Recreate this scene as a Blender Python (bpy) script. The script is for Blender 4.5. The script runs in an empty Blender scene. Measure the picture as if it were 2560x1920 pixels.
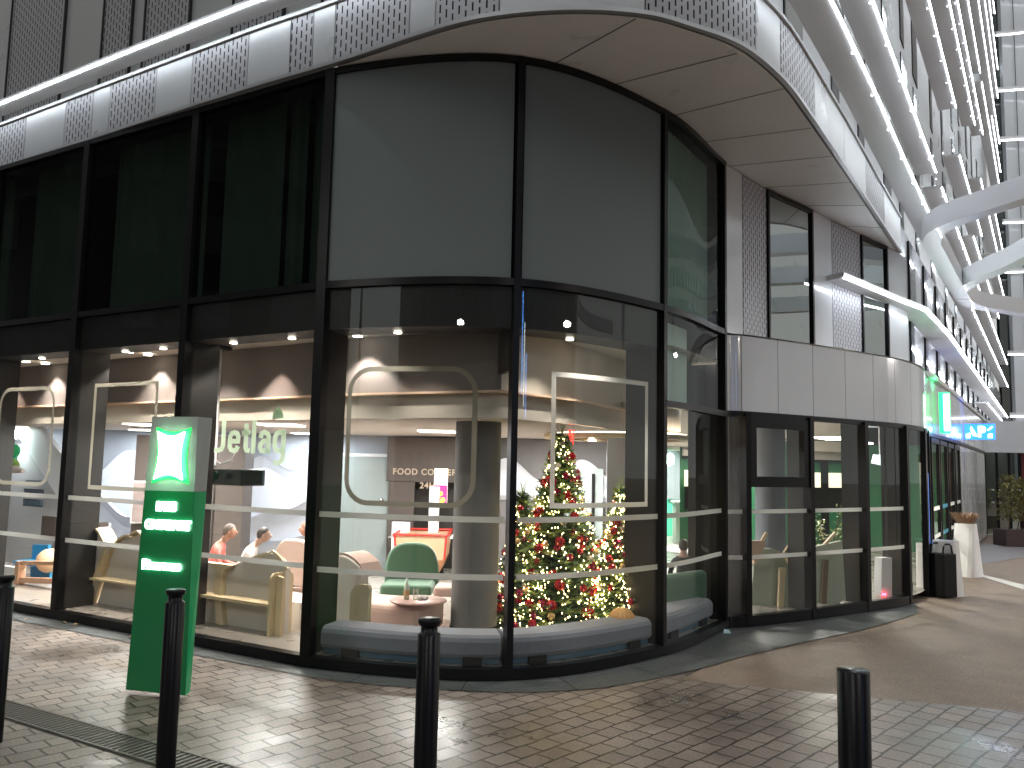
import bpy, math, random
from mathutils import Vector, Matrix
random.seed(7)
S = bpy.context.scene; COL = S.collection
# ---------------------------------------------------------------- camera
F_PX, PIT, ROL, CH = 2059.48, math.radians(5.5647), math.radians(1.2215), 2.2
_c, _s = math.cos(PIT), math.sin(PIT)
FW = Vector((0, _c, _s)); U0 = Vector((0, -_s, _c)); R0 = Vector((1, 0, 0))
CR = R0*math.cos(ROL) + U0*math.sin(ROL); CU = U0*math.cos(ROL) - R0*math.sin(ROL)
CP = Vector((0, 0, CH))
cd = bpy.data.cameras.new('camera'); cam = bpy.data.objects.new('camera', cd); COL.objects.link(cam)
cd.sensor_width = 36; cd.lens = 36*F_PX/2560; cd.clip_end = 600; cd.clip_start = .05
m = Matrix((CR, CU, -FW)).transposed().to_4x4(); m.translation = CP; cam.matrix_world = m
S.camera = cam
# ---------------------------------------------------------------- night sky and exposure
w = bpy.data.worlds.new('World'); S.world = w; w.use_nodes = True
nt = w.node_tree; bg = nt.nodes['Background']
sky = nt.nodes.new('ShaderNodeTexSky'); sky.sky_type = 'NISHITA'; sky.sun_disc = False
sky.sun_elevation = math.radians(-4); sky.sun_rotation = math.radians(200)
glow = nt.nodes.new('ShaderNodeMix'); glow.data_type = 'RGBA'; glow.blend_type = 'ADD'; glow.inputs[0].default_value = 1
glow.inputs[7].default_value = (.60, .61, .60, 1)          # town glow on low cloud
nt.links.new(sky.outputs[0], glow.inputs[6]); nt.links.new(glow.outputs[2], bg.inputs[0])
bg.inputs[1].default_value = .62
S.view_settings.view_transform = 'Standard'; S.view_settings.look = 'None'
S.view_settings.exposure = 0.65; S.view_settings.gamma = 1
S.cycles.use_denoising = True; S.cycles.max_bounces = 8; S.cycles.transparent_max_bounces = 16
S.cycles.caustics_reflective = False; S.cycles.caustics_refractive = False; S.cycles.sample_clamp_indirect = 6
# ---------------------------------------------------------------- point helpers
def ray(x, y): return CR*((x-1280)/F_PX) - CU*((y-960)/F_PX) + FW
def onz(x, y, z): d = ray(x, y); return CP + d*((z-CH)/d.z)
def ony(x, y, Y): d = ray(x, y); return CP + d*(Y/d.y)
def V2(a): return Vector((a[0], a[1]))
def onpl(x, y, A, T):
    d = ray(x, y); n = Vector((-T[1], T[0])); t = (n @ V2(A) if False else n.dot(V2(A)))/n.dot(V2(d)); return CP + d*t
# ---------------------------------------------------------------- mesh helpers
class MB:
    def __init__(s): s.v = []; s.f = []; s.uv = []; s.sm = []
    def face(s, pts, uv=None, sm=False):
        b = len(s.v); s.v += [tuple(p) for p in pts]; s.f.append(list(range(b, b+len(pts))))
        s.uv.append(uv or [(0, 0)]*len(pts)); s.sm.append(sm)
    def raw(s, vs, fs, sm=True):
        b = len(s.v); s.v += [tuple(p) for p in vs]
        for f in fs: s.f.append([b+i for i in f]); s.uv.append([(0, 0)]*len(f)); s.sm.append(sm)
    def box(s, c, d, rz=0, M=None):
        x, y, z = [k/2 for k in d]; R = Matrix.Rotation(rz, 3, 'Z'); c = Vector(c)
        vs = [c + R @ Vector((a*x, b*y, e*z)) for a in (-1, 1) for b in (-1, 1) for e in (-1, 1)]
        if M: vs = [M @ v for v in vs]
        s.raw(vs, [(0,1,3,2),(4,6,7,5),(0,4,5,1),(2,3,7,6),(0,2,6,4),(1,5,7,3)], False); return s
    def hexa(s, b, t):       # 4 bottom, 4 top corners, ccw from above
        s.raw(list(b)+list(t), [(3,2,1,0),(4,5,6,7),(0,1,5,4),(1,2,6,5),(2,3,7,6),(3,0,4,7)], False); return s
    def prism(s, pts, vec):   # extrude planar polygon pts by vec
        n = len(pts); vec = Vector(vec); q = [Vector(p)+vec for p in pts]
        s.raw(list(pts)+q, [list(range(n))[::-1], list(range(n, 2*n))]+[(i, (i+1) % n, n+(i+1) % n, n+i) for i in range(n)], False); return s
    def wall(s, path, z0, z1, a=0., b=None, u0=0., ends=True):   # wall along path; offsets a (outer) .. b (inner), in metres to the right of travel
        P = offset(path, a); u = u0
        L = [0]
        for i in range(1, len(path)): L.append(L[-1]+(V2(path[i])-V2(path[i-1])).length)
        def zz(z, i): return z(L[i]) if callable(z) else z
        for i in range(len(P)-1):
            uu = [(u+L[i], z0 if not callable(z0) else 0), (u+L[i+1], z0 if not callable(z0) else 0), (u+L[i+1], z1 if not callable(z1) else 1), (u+L[i], z1 if not callable(z1) else 1)]
            if i == 0: b_ = len(s.v); s.v += [(p.x, p.y, zz(z, k)) for k, p in enumerate(P) for z in (z0, z1)]
            s.f.append([b_+2*i, b_+2*i+2, b_+2*i+3, b_+2*i+1]); s.uv.append(uu); s.sm.append(len(P) > 4)
        if b is not None:
            Q = offset(path, b)
            for i in range(len(P)-1):
                a0, a1, b0, b1 = P[i], P[i+1], Q[i], Q[i+1]
                s.face([(b1.x, b1.y, zz(z0, i+1)), (b0.x, b0.y, zz(z0, i)), (b0.x, b0.y, zz(z1, i)), (b1.x, b1.y, zz(z1, i+1))], None, len(P) > 4)
                s.face([(a0.x, a0.y, zz(z1, i)), (a1.x, a1.y, zz(z1, i+1)), (b1.x, b1.y, zz(z1, i+1)), (b0.x, b0.y, zz(z1, i))])
                s.face([(a1.x, a1.y, zz(z0, i+1)), (a0.x, a0.y, zz(z0, i)), (b0.x, b0.y, zz(z0, i)), (b1.x, b1.y, zz(z0, i+1))])
            if ends:
                for i, k in ((0, 0), (len(P)-1, 1)):
                    q = [(P[i].x, P[i].y, zz(z0, i)), (P[i].x, P[i].y, zz(z1, i)), (Q[i].x, Q[i].y, zz(z1, i)), (Q[i].x, Q[i].y, zz(z0, i))]
                    s.face(q if k == 0 else q[::-1])
        return s
    def tube(s, pts, r, n=8, cap=True):
        pts = [Vector(p) for p in pts]; rs = r if isinstance(r, (list, tuple)) else [r]*len(pts); vs = []; fs = []
        for i, p in enumerate(pts):
            t = (pts[min(i+1, len(pts)-1)]-pts[max(i-1, 0)]).normalized()
            a = t.cross(Vector((0, 0, 1)) if abs(t.z) < .9 else Vector((1, 0, 0))).normalized(); b = t.cross(a)
            for k in range(n): th = 2*math.pi*k/n; vs.append(p + (a*math.cos(th)+b*math.sin(th))*rs[i])
        for i in range(len(pts)-1):
            for k in range(n): fs.append((i*n+k, i*n+(k+1) % n, (i+1)*n+(k+1) % n, (i+1)*n+k))
        s.raw(vs, fs, True)
        if cap: s.raw(vs[:n], [list(range(n))], False); s.raw(vs[-n:], [list(range(n))[::-1]], False)
        return s
    def lathe(s, prof, c=(0, 0, 0), n=24, sm=True):
        vs = []; fs = []
        for r, z in prof:
            for k in range(n): th = 2*math.pi*k/n; vs.append((c[0]+r*math.cos(th), c[1]+r*math.sin(th), c[2]+z))
        for i in range(len(prof)-1):
            for k in range(n): fs.append((i*n+k, i*n+(k+1) % n, (i+1)*n+(k+1) % n, (i+1)*n+k))
        s.raw(vs, fs, sm); return s
    def sphere(s, c, r, n=10, m=7, sc=(1, 1, 1)):
        pr = [(math.sin(math.pi*i/m), -math.cos(math.pi*i/m)) for i in range(m+1)]; vs = []; fs = []
        for a, z in pr:
            for k in range(n): th = 2*math.pi*k/n; vs.append((c[0]+r*sc[0]*a*math.cos(th), c[1]+r*sc[1]*a*math.sin(th), c[2]+r*sc[2]*z))
        for i in range(m):
            for k in range(n): fs.append((i*n+k, i*n+(k+1) % n, (i+1)*n+(k+1) % n, (i+1)*n+k))
        s.raw(vs, fs, True); return s
    def poly(s, pts, z): s.face([(p[0], p[1], z) for p in pts]); return s
    def build(s, name, mt, parent=None, bevel=0, sub=0):
        me = bpy.data.meshes.new(name); me.from_pydata(s.v, [], s.f)
        uvl = me.uv_layers.new(name='UVMap'); k = 0
        for f in s.uv:
            for c in f: uvl.data[k].uv = c; k += 1
        for p, q in zip(me.polygons, s.sm): p.use_smooth = q
        me.materials.append(mt); o = bpy.data.objects.new(name, me); COL.objects.link(o)
        if parent: o.parent = parent
        if bevel:
            b = o.modifiers.new('b', 'BEVEL'); b.width = bevel; b.segments = 3; b.limit_method = 'ANGLE'
            wl = o.modifiers.new('w', 'WELD'); o.modifiers.move(1, 0)
        if sub:
            wl = o.modifiers.new('w', 'WELD'); b = o.modifiers.new('s', 'SUBSURF'); b.levels = b.render_levels = sub
        return o
def offset(path, d):
    P = [V2(p) for p in path]
    if not d: return P
    out = []
    for i, p in enumerate(P):
        t0 = (P[i]-P[i-1]).normalized() if i else None; t1 = (P[i+1]-P[i]).normalized() if i < len(P)-1 else None
        t = t1 if t0 is None else t0 if t1 is None else (t0+t1).normalized()
        n = Vector((t.y, -t.x)); k = 1 if (t0 is None or t1 is None) else 1/max(.5, n.dot(Vector((t1.y, -t1.x))))
        out.append(p + n*d*k)
    return out
def crom(pts, n=8):
    P = [V2(p) for p in pts]; out = []
    for i in range(1, len(P)-2):
        a, b, c, d = P[i-1:i+3]
        for k in range(n):
            t = k/n; out.append(.5*((2*b)+(c-a)*t+(2*a-5*b+4*c-d)*t*t+(3*b-3*c+d-a)*t**3))
    out.append(P[-2]); return out
def plen(path): return sum((V2(path[i+1])-V2(path[i])).length for i in range(len(path)-1))
def sub(path, s0, s1):      # part of a path between two arc lengths
    out = []; L = 0
    for i in range(len(path)-1):
        a, b = V2(path[i]), V2(path[i+1]); l = (b-a).length
        if L+l > s0 and L < s1:
            if not out: out.append(a+(b-a)*max(0, (s0-L)/l))
            out.append(a+(b-a)*min(1, (s1-L)/l))
        L += l
    r = [out[0]]
    for p in out[1:]:
        if (p-r[-1]).length > 1e-5: r.append(p)
    return r
def arc_at(path, p):        # arc length of the nearest point of a path
    p = V2(p); best = (1e9, 0); L = 0
    for i in range(len(path)-1):
        a, b = V2(path[i]), V2(path[i+1]); d = b-a; l = d.length; t = max(0, min(1, (p-a).dot(d)/l/l)); q = a+d*t
        if (q-p).length < best[0]: best = ((q-p).length, L+t*l)
        L += l
    return best[1]
def nrm(path, s):
    a = sub(path, s, s+.02) if s+.02 < plen(path) else sub(path, s-.02, s); t = (a[-1]-a[0]).normalized(); return a[0], t, Vector((t.y, -t.x))
def tag(o, label=None, cat=None, group=None, kind=None):
    for k, v in (('label', label), ('category', cat), ('group', group), ('kind', kind)):
        if v: o[k] = v
    return o
def thing(name, label, cat, loc=(0, 0, 0), rz=0, group=None):
    o = bpy.data.objects.new(name, None); COL.objects.link(o); o.location = loc; o.rotation_euler = (0, 0, rz); o.empty_display_size = .2
    return tag(o, label, cat, group)
def dup(o, loc=None, parent=None, label=None):
    c = o.copy(); COL.objects.link(c)
    if parent: c.parent = parent
    if loc is not None: c.location = loc
    if label: c['label'] = label
    for ch in [q for q in COL.objects if q.parent == o]: dup(ch, None, c)
    return c
def text(body, size, mt, name, parent, loc, right, up, depth=.004, bold=0., space=1., xs=1., fit=None):
    cu = bpy.data.curves.new('t', 'FONT'); cu.body = body; cu.size = size; cu.extrude = depth; cu.offset = bold; cu.space_character = space
    to = bpy.data.objects.new('t', cu); COL.objects.link(to); dg = bpy.context.evaluated_depsgraph_get()
    me = bpy.data.meshes.new_from_object(to.evaluated_get(dg)); bpy.data.objects.remove(to)
    r = Vector(right).normalized(); u = Vector(up).normalized(); n = r.cross(u)
    M = Matrix((r*xs, u, n)).transposed().to_4x4(); M.translation = Vector(loc)
    if fit:
        X_ = [v.co.x for v in me.vertices]; Y_ = [v.co.y for v in me.vertices]; me.transform(Matrix.Translation((-min(X_), -min(Y_), 0))); me.transform(Matrix.Diagonal((fit[0]/(max(X_)-min(X_))/xs, fit[1]/(max(Y_)-min(Y_)), 1, 1)))
    me.transform(M); me.materials.clear(); me.materials.append(mt); me.name = name
    o = bpy.data.objects.new(name, me); COL.objects.link(o)
    if parent: o.parent = parent
    return o
# ---------------------------------------------------------------- materials
def mat(name, col, rough=.5, metal=0., emit=None, es=0., noise=0., nscale=6., bump=0., bscale=40., spec=.5, coat=0., alpha=1., sheen=0.):
    m = bpy.data.materials.new(name); m.use_nodes = True; t = m.node_tree; b = t.nodes['Principled BSDF']
    b.inputs['Base Color'].default_value = (*col, 1); b.inputs['Roughness'].default_value = rough; b.inputs['Metallic'].default_value = metal
    b.inputs['Specular IOR Level'].default_value = spec; b.inputs['Coat Weight'].default_value = coat; b.inputs['Sheen Weight'].default_value = sheen
    if emit: b.inputs['Emission Color'].default_value = (*emit, 1); b.inputs['Emission Strength'].default_value = es
    if noise or bump:
        tc = t.nodes.new('ShaderNodeTexCoord')
    if noise:
        n = t.nodes.new('ShaderNodeTexNoise'); n.inputs['Scale'].default_value = nscale; n.inputs['Detail'].default_value = 5; t.links.new(tc.outputs['Object'], n.inputs['Vector'])
        mx = t.nodes.new('ShaderNodeMix'); mx.data_type = 'RGBA'; mx.inputs[6].default_value = (*[c*(1-noise) for c in col], 1); mx.inputs[7].default_value = (*[min(1, c*(1+noise)) for c in col], 1)
        t.links.new(n.outputs[0], mx.inputs[0]); t.links.new(mx.outputs[2], b.inputs['Base Color'])
        mr = t.nodes.new('ShaderNodeMapRange'); mr.inputs[3].default_value = max(.03, rough-.1); mr.inputs[4].default_value = min(1, rough+.12); t.links.new(n.outputs[0], mr.inputs[0]); t.links.new(mr.outputs[0], b.inputs['Roughness'])
    if bump:
        n2 = t.nodes.new('ShaderNodeTexNoise'); n2.inputs['Scale'].default_value = bscale; n2.inputs['Detail'].default_value = 4; t.links.new(tc.outputs['Object'], n2.inputs['Vector'])
        bu = t.nodes.new('ShaderNodeBump'); bu.inputs['Strength'].default_value = bump; bu.inputs['Distance'].default_value = .01; t.links.new(n2.outputs[0], bu.inputs['Height']); t.links.new(bu.outputs[0], b.inputs['Normal'])
    return m
def glassmat(name, tint, refl, rough=0., dirt=0., gain=.55):
    m = bpy.data.materials.new(name); m.use_nodes = True; t = m.node_tree; t.nodes.clear()
    out = t.nodes.new('ShaderNodeOutputMaterial'); tr = t.nodes.new('ShaderNodeBsdfTransparent'); tr.inputs[0].default_value = (*tint, 1)
    gl = t.nodes.new('ShaderNodeBsdfGlossy'); gl.inputs['Roughness'].default_value = rough; gl.inputs[0].default_value = (.95, 1, .98, 1)
    lw = t.nodes.new('ShaderNodeLayerWeight'); lw.inputs[0].default_value = .28
    mr = t.nodes.new('ShaderNodeMapRange'); mr.inputs[3].default_value = refl; mr.inputs[4].default_value = min(1, refl+gain); t.links.new(lw.outputs['Fresnel'], mr.inputs[0])
    mx = t.nodes.new('ShaderNodeMixShader'); t.links.new(mr.outputs[0], mx.inputs[0]); t.links.new(tr.outputs[0], mx.inputs[1]); t.links.new(gl.outputs[0], mx.inputs[2])
    if dirt:
        df = t.nodes.new('ShaderNodeBsdfDiffuse'); df.inputs[0].default_value = (.7, .72, .72, 1); m2 = t.nodes.new('ShaderNodeMixShader'); m2.inputs[0].default_value = dirt
        t.links.new(mx.outputs[0], m2.inputs[1]); t.links.new(df.outputs[0], m2.inputs[2]); t.links.new(m2.outputs[0], out.inputs[0])
    else: t.links.new(mx.outputs[0], out.inputs[0])
    return m
def perfmat(name, col, pu=.078, pv=.135):
    m = mat(name, col, .38, .1); t = m.node_tree; b = t.nodes['Principled BSDF']; N = t.nodes.new; Lk = t.links.new
    uv = N('ShaderNodeUVMap'); sp = N('ShaderNodeSeparateXYZ'); Lk(uv.outputs[0], sp.inputs[0])
    def M(op, a, bb=None, c=None):
        n = N('ShaderNodeMath'); n.operation = op
        for i, x in enumerate((a, bb, c)):
            if x is None: continue
            if isinstance(x, (int, float)): n.inputs[i].default_value = x
            else: Lk(x, n.inputs[i])
        return n.outputs[0]
    cu = M('DIVIDE', sp.outputs[0], pu); ci = M('FLOOR', cu); par = M('FLOORED_MODULO', ci, 2.)
    rv = M('ADD', M('DIVIDE', sp.outputs[1], pv), M('MULTIPLY', par, .5))
    fu = M('ABSOLUTE', M('SUBTRACT', M('FRACT', cu), .5)); fv = M('ABSOLUTE', M('SUBTRACT', M('FRACT', rv), .5))
    slot = M('MULTIPLY', M('LESS_THAN', fu, .13), M('LESS_THAN', fv, .34))
    mx = N('ShaderNodeMix'); mx.data_type = 'RGBA'; Lk(slot, mx.inputs[0]); mx.inputs[6].default_value = (*col, 1); mx.inputs[7].default_value = (.012, .012, .012, 1); Lk(mx.outputs[2], b.inputs['Base Color'])
    rr = N('ShaderNodeMapRange'); Lk(slot, rr.inputs[0]); rr.inputs[3].default_value = .38; rr.inputs[4].default_value = .95; Lk(rr.outputs[0], b.inputs['Roughness'])
    return m
ALU = mat('aluminium_panel', (.58, .595, .60), .30, .15, noise=.06, nscale=1.2)
ALU2 = mat('ledge_aluminium', (.74, .73, .74), .45, .0, noise=.06, nscale=2)
CLAD = mat('white_cladding', (.68, .70, .73), .16, .05, coat=.4, noise=.04, nscale=1.5)
PERF = perfmat('perforated_aluminium', (.47, .47, .49))
SOF = mat('soffit_panel', (.88, .89, .92), .30, .0, noise=.07, nscale=1.6)
JOINT = mat('joint_dark', (.03, .03, .03), .8)  # plain dark colour for joints, gaps and slots
FRAME = mat('dark_frame', (.010, .010, .011), .32, .0, spec=.2)
FIN = mat('dark_reveal', (.006, .0055, .0055), .5, noise=.2)
SPAN = mat('spandrel_glass', (.012, .014, .016), .06, spec=.6)
FROST = mat('frosted_grey_glass', (.165, .195, .195), .55, .0, spec=.35, noise=.08, nscale=.7)
GLASS = glassmat('shop_glass', (.92, .95, .93), .04, dirt=.002, gain=.42)
UGLASS = glassmat('upper_glass', (.55, .62, .58), .02, gain=.3)
WGLASS = glassmat('coated_window_glass', (.30, .38, .36), .32)
CURT = mat('dark_green_curtain', (.040, .062, .045), .8, noise=.3, nscale=3)
CURTP = mat('pale_pleated_curtain', (.50, .66, .60), .8)
LED = mat('led_strip', (1, 1, 1), .5, emit=(.86, .93, 1), es=19)
LEDF = mat('led_strip_far', (1, 1, 1), .5, emit=(.86, .93, 1), es=3)
LEDG = mat('glowing_dots', (1, 1, 1), .5, emit=(.9, .95, 1), es=10)
def filmmat(name, col):
    m = mat(name, col, .6); t = m.node_tree; b = t.nodes['Principled BSDF']; tl = t.nodes.new('ShaderNodeBsdfTranslucent'); tl.inputs[0].default_value = (*col, 1)
    mx = t.nodes.new('ShaderNodeMixShader'); mx.inputs[0].default_value = .55; t.links.new(b.outputs[0], mx.inputs[1]); t.links.new(tl.outputs[0], mx.inputs[2]); t.links.new(mx.outputs[0], t.nodes['Material Output'].inputs[0]); return m
FILM = filmmat('frosted_film', (.85, .85, .84))
GOLDF = filmmat('pale_gold_film', (.27, .26, .22))
MINT = filmmat('mint_film', (.72, .90, .70))
IFLOOR = mat('interior_floor', (.33, .30, .27), .28, noise=.12, nscale=3)
ICEIL = mat('interior_ceiling', (.66, .61, .56), .8)
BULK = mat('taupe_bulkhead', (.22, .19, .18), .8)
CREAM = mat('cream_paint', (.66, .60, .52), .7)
DARKW = mat('dark_brown_wall', (.085, .068, .06), .5, noise=.15)
GREYW = mat('grey_wall', (.34, .36, .40), .7)
WHITEP = mat('white_paint', (.78, .79, .82), .5)
GREENW = mat('teal_green_wall', (.06, .42, .28), .6)
WOOD = mat('pale_wood', (.80, .65, .42), .45, noise=.12, nscale=5)
UPH = mat('beige_upholstery', (.72, .67, .61), .9, bump=.3, bscale=160, sheen=.3)
UPHG = mat('grey_seat_blue_lit', (.23, .245, .29), .9, bump=.3, bscale=140, sheen=.2)  # bluish tint stands for the blue light on the seats
PINKU = mat('pink_upholstery', (.66, .48, .42), .9, bump=.2, bscale=140)
GREENU = mat('green_upholstery', (.09, .19, .12), .9, bump=.3, bscale=140, sheen=.3)
BLACK = mat('black_paint', (.004, .004, .006), .3, .0, spec=.22)
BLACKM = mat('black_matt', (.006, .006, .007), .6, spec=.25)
RED = mat('red_paint', (.55, .03, .02), .4)
ORANGE = mat('orange_wood', (.62, .36, .22), .45)
def lampmat(n, c, s): return mat(n, c, .5, emit=c, es=s)
WARM = lampmat('warm_lamp', (1, .9, .76), 9)
def lamp(kind, name, loc, power, col, size=.2, rot=(0, 0, 0), spot=None, blend=.6, parent=None):
    l = bpy.data.lights.new(name, kind); l.energy = power; l.color = col
    if kind == 'AREA': l.shape = 'DISK'; l.size = size
    elif kind == 'SPOT': l.spot_size = math.radians(spot); l.spot_blend = blend; l.shadow_soft_size = size
    else: l.shadow_soft_size = size
    o = bpy.data.objects.new(name, l); COL.objects.link(o); o.location = loc; o.rotation_euler = rot
    if parent: o.parent = parent
    return o
# ---------------------------------------------------------------- building lines (plan, metres)
M = {0: (-8.06, 12.53), 1: (-6.08, 11.37), 2: (-4.09, 10.21), 3: (-2.13, 9.06), 4: (.02, 8.69), 5: (1.82, 9.95), 6: (3.0, 11.64)}
TL = Vector((-.863, .505)); NI = Vector((.505, .863))
Mm = (-10.05, 13.69)
D = Vector((.545, .838)).normalized(); N = Vector((D.y, -D.x)); P0 = Vector((3.71, 10.05))
def W(s, off=0., z=None):
    p = P0 + D*s + N*off
    return p if z is None else Vector((p.x, p.y, z))
def LT(t, d, z=None):
    p = Vector(M[3]) + TL*t + NI*d
    return p if z is None else Vector((p.x, p.y, z))
GP = [V2(Mm), V2(M[0]), V2(M[1]), V2(M[2])] + crom([M[2], M[3], M[4], M[5], M[6], (4.3, 13.3)], 8)     # glass line
LP = crom([(2.3, 10.4), M[6], (3.38, 11.82), (4.5, 12.5), (5.67, 13.3), (6.71, 14.09), (7.62, 15.2), W(8.6, .35), W(11.5, .45), W(14, .45)], 5)
LP = LP + [W(24, .45)]                                                                                # shop front, lower right
UP = crom([(2.2, 10.8), M[6], (3.98, 12.74), (5.09, 13.78), (6.64, 15.31), (8.15, 16.8), (9.6, 19.1)], 6)   # set-back wall under the soffit
SE = [(-12.2, 15.19), (-10.2, 13.92), (-8.17, 12.66), (-6.12, 11.38), (-4.85, 10.59)] + crom([(-4.85, 10.59), (-3.32, 9.65), (-2.05, 8.91), (-.84, 8.14), (-.21, 7.86), (.53, 7.73), (1.23, 7.78), (1.72, 7.98), (2.37, 8.36), (3.05, 9.1), (3.71, 10.05), (4.91, 11.87)], 6) + [(4.91, 11.87), W(5, 0), W(8, 0)]
SE = [V2(p) for p in SE]; SE = SE[:5] + SE[6:] if (SE[4]-SE[5]).length < 1e-3 else SE
_q = [SE[0]]
for p in SE[1:]:
    if (p-_q[-1]).length > .02: _q.append(p)
SE = _q
ZB, ZS1, ZS2, ZH, ZT, ZF, ZF2 = .126, 1.62, 1.03, 3.0, 4.13, 6.666, 7.42
B = thing('corner_building', 'large pale corner building with rounded glazed corner, shop front and white LED-edged ledges', 'building')
def part(mb, name, mt, parent=None, **k): return mb.build(name, mt, parent or B, **k)
SG = {k: arc_at(GP, M[k]) for k in M}
# floors, ceilings, core
back = [(8.2, 19.5), (12, 29), (-14, 29), (-14, 16)]
FIL = offset(GP, -.02)[:]; LPi = offset([p for p in LP], -.02)
foot = FIL + [p for p in LPi[1:]] + [V2((10, 29)), V2((-15, 29)), V2((-15, 15.5))]
part(MB().poly(foot, .12), 'shop_floor', IFLOOR)
foot2 = offset(GP, -.05) + [p for p in offset(UP, -.05)[1:]] + [W(9, -.3), W(12, -.3), V2((10, 29)), V2((-15, 29)), V2((-15, 15.5))]
part(MB().poly(foot2[::-1], 3.72), 'high_ceiling', ICEIL)
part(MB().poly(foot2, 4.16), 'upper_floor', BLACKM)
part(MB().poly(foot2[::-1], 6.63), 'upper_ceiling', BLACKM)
# bulkhead that wraps the high zone behind the glass
BH = [V2((-13.5, 17.46)), V2((-9.01, 14.65)), V2((-3.13, 10.98)), V2((-2.1, 10.22)), V2((-.12, 9.2)), V2((.87, 10.43)), V2((1.85, 12.16)), V2((2.7, 15.2)), V2((3.65, 19.6)), V2((6.0, 21.3)), V2((9.5, 22.5))]
iL = 4
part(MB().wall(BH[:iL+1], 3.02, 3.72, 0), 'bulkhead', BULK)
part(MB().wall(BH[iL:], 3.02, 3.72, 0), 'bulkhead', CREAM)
part(MB().wall(BH, 2.72, 3.0, -.06), 'bulkhead_lower_band', CREAM)
part(MB().wall(BH[:-1], 3.0, 3.025, .06, -.06), 'cove_ledge', mat('cove_wood', (.8, .58, .42), .5))
part(MB().poly([(p.x, p.y) for p in offset(BH, -.06)][::-1] + [(-15, 29), (10, 29)][0:0] + [(-15, 29), (10, 29)], 2.715), 'low_ceiling', mat('low_ceiling_paint', (.60, .54, .49), .8))
# reveals (deep dark fins) and mullions
def mull(path, s, z0, z1, wd, name='mullion', din=.05, dout=.05, mt=FRAME):
    p, t, n = nrm(path, s); mb = MB(); a = math.atan2(t.y, t.x)
    c = p + n*(dout-din)/2; mb.box((c.x, c.y, (z0+z1)/2), (wd, din+dout, z1-z0), a); return part(mb, name, mt)
def fin(path, s, z0, z1, dep=.45, sgn=1):
    p, t, n = nrm(path, s); c = p - n*(dep/2+.06); part(MB().box((c.x, c.y, (z0+z1)/2), (.06, dep, z1-z0), math.atan2(t.y, t.x)), 'reveal_fin', FIN)
for k in (0, 1, 2, 3, 4, 5, 6):
    mull(GP, SG[k], .02, ZF-.02, .12 if k in (1, 2, 3) else .07, din=.08, dout=.055)
    if k != 4: fin(GP, SG[k]+(.0), .12, 3.68)
fin(GP, SG[4], 3.2, 3.68)
gl = sub(GP, 0, SG[6])
part(MB().wall(gl, .02, .125, .07, -.05), 'plinth_rail', FRAME)
part(MB().wall(sub(GP, 0, SG[6]), 3.64, 4.02, -.04), 'spandrel', SPAN) if 0 else None
part(MB().wall(sub(GP, 0, SG[5]), 3.65, 4.13, -.02, -.48), 'spandrel_box', FIN)
part(MB().wall(gl, 4.10, 4.18, .05, -.05), 'transom_rail', FRAME)
part(MB().wall(gl, 6.585, ZF-.01, .05, -.05), 'head_rail', FRAME)
part(MB().wall(sub(GP, SG[5], SG[6]), 2.93, 3.01, .06, -.05), 'transom_rail', FRAME)
part(MB().wall(sub(GP, SG[5]+.05, SG[6]-.05), 3.02, 3.75, -.45, -.5), 'spandrel_box', FIN)
for k in range(0, 6):
    a, b = SG[k]+.06, SG[k+1]-.06
    seg = sub(GP, a, b)
    part(MB().wall(seg, .12, 4.09, 0), 'shop_window', GLASS)
    if k in (3, 4): part(MB().wall(seg, 4.18, 6.6, .01), 'frosted_panel', FROST)
    else: part(MB().wall(seg, 4.18, 6.6, 0), 'upper_window', UGLASS)
part(MB().wall(sub(GP, 0, SG[0]-.06), .12, 4.09, 0), 'shop_window', GLASS)
part(MB().wall(sub(GP, 0, SG[0]-.06), 4.18, 6.6, 0), 'upper_window', UGLASS)
# blackout wall behind the upper glass, then the curtains
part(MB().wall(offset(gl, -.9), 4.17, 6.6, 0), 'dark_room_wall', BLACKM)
def curtain(path, s0, s1, z0, z1, off, amp, per, mt, name='curtain'):
    n = int((s1-s0)/per*8); pts = []
    for i in range(n+1):
        s = s0+(s1-s0)*i/n; p, t, nn = nrm(path, s); a = amp*(math.sin(2*math.pi*i/8+.7*math.sin(i*.21))+.35*math.sin(i*.9)); pts.append(p - nn*(off+a))
    mb = MB(); mb.wall(pts, z0, z1, 0); 
    return part(mb, name, mt)
curtain(GP, 0, SG[0]-.1, 4.2, 6.6, .3, .012, .22, CURT)
curtain(GP, SG[0]+.5, SG[1]-.3, 4.2, 6.6, .3, .010, .30, CURT)
curtain(GP, SG[1]+.25, SG[2]-.15, 4.2, 6.6, .3, .018, .26, CURT)
curtain(GP, SG[2]+.2, SG[2]+1.25, 4.2, 6.6, .3, .02, .5, CURT)
curtain(GP, SG[2]+1.3, SG[2]+1.62, 4.2, 6.6, .34, .03, .2, CURT)
curtain(GP, SG[2]+1.75, SG[3]-.25, 4.2, 6.6, .3, .03, .2, CURT)
curtain(GP, SG[5]+.08, SG[6]-.08, 4.2, 6.6, .2, .007, .11, CURTP)
curtain(GP, SG[5]+.08, SG[6]-.9, 3.05, 4.05, .2, .0, .11, CURTP, 'roller_blind')
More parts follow.
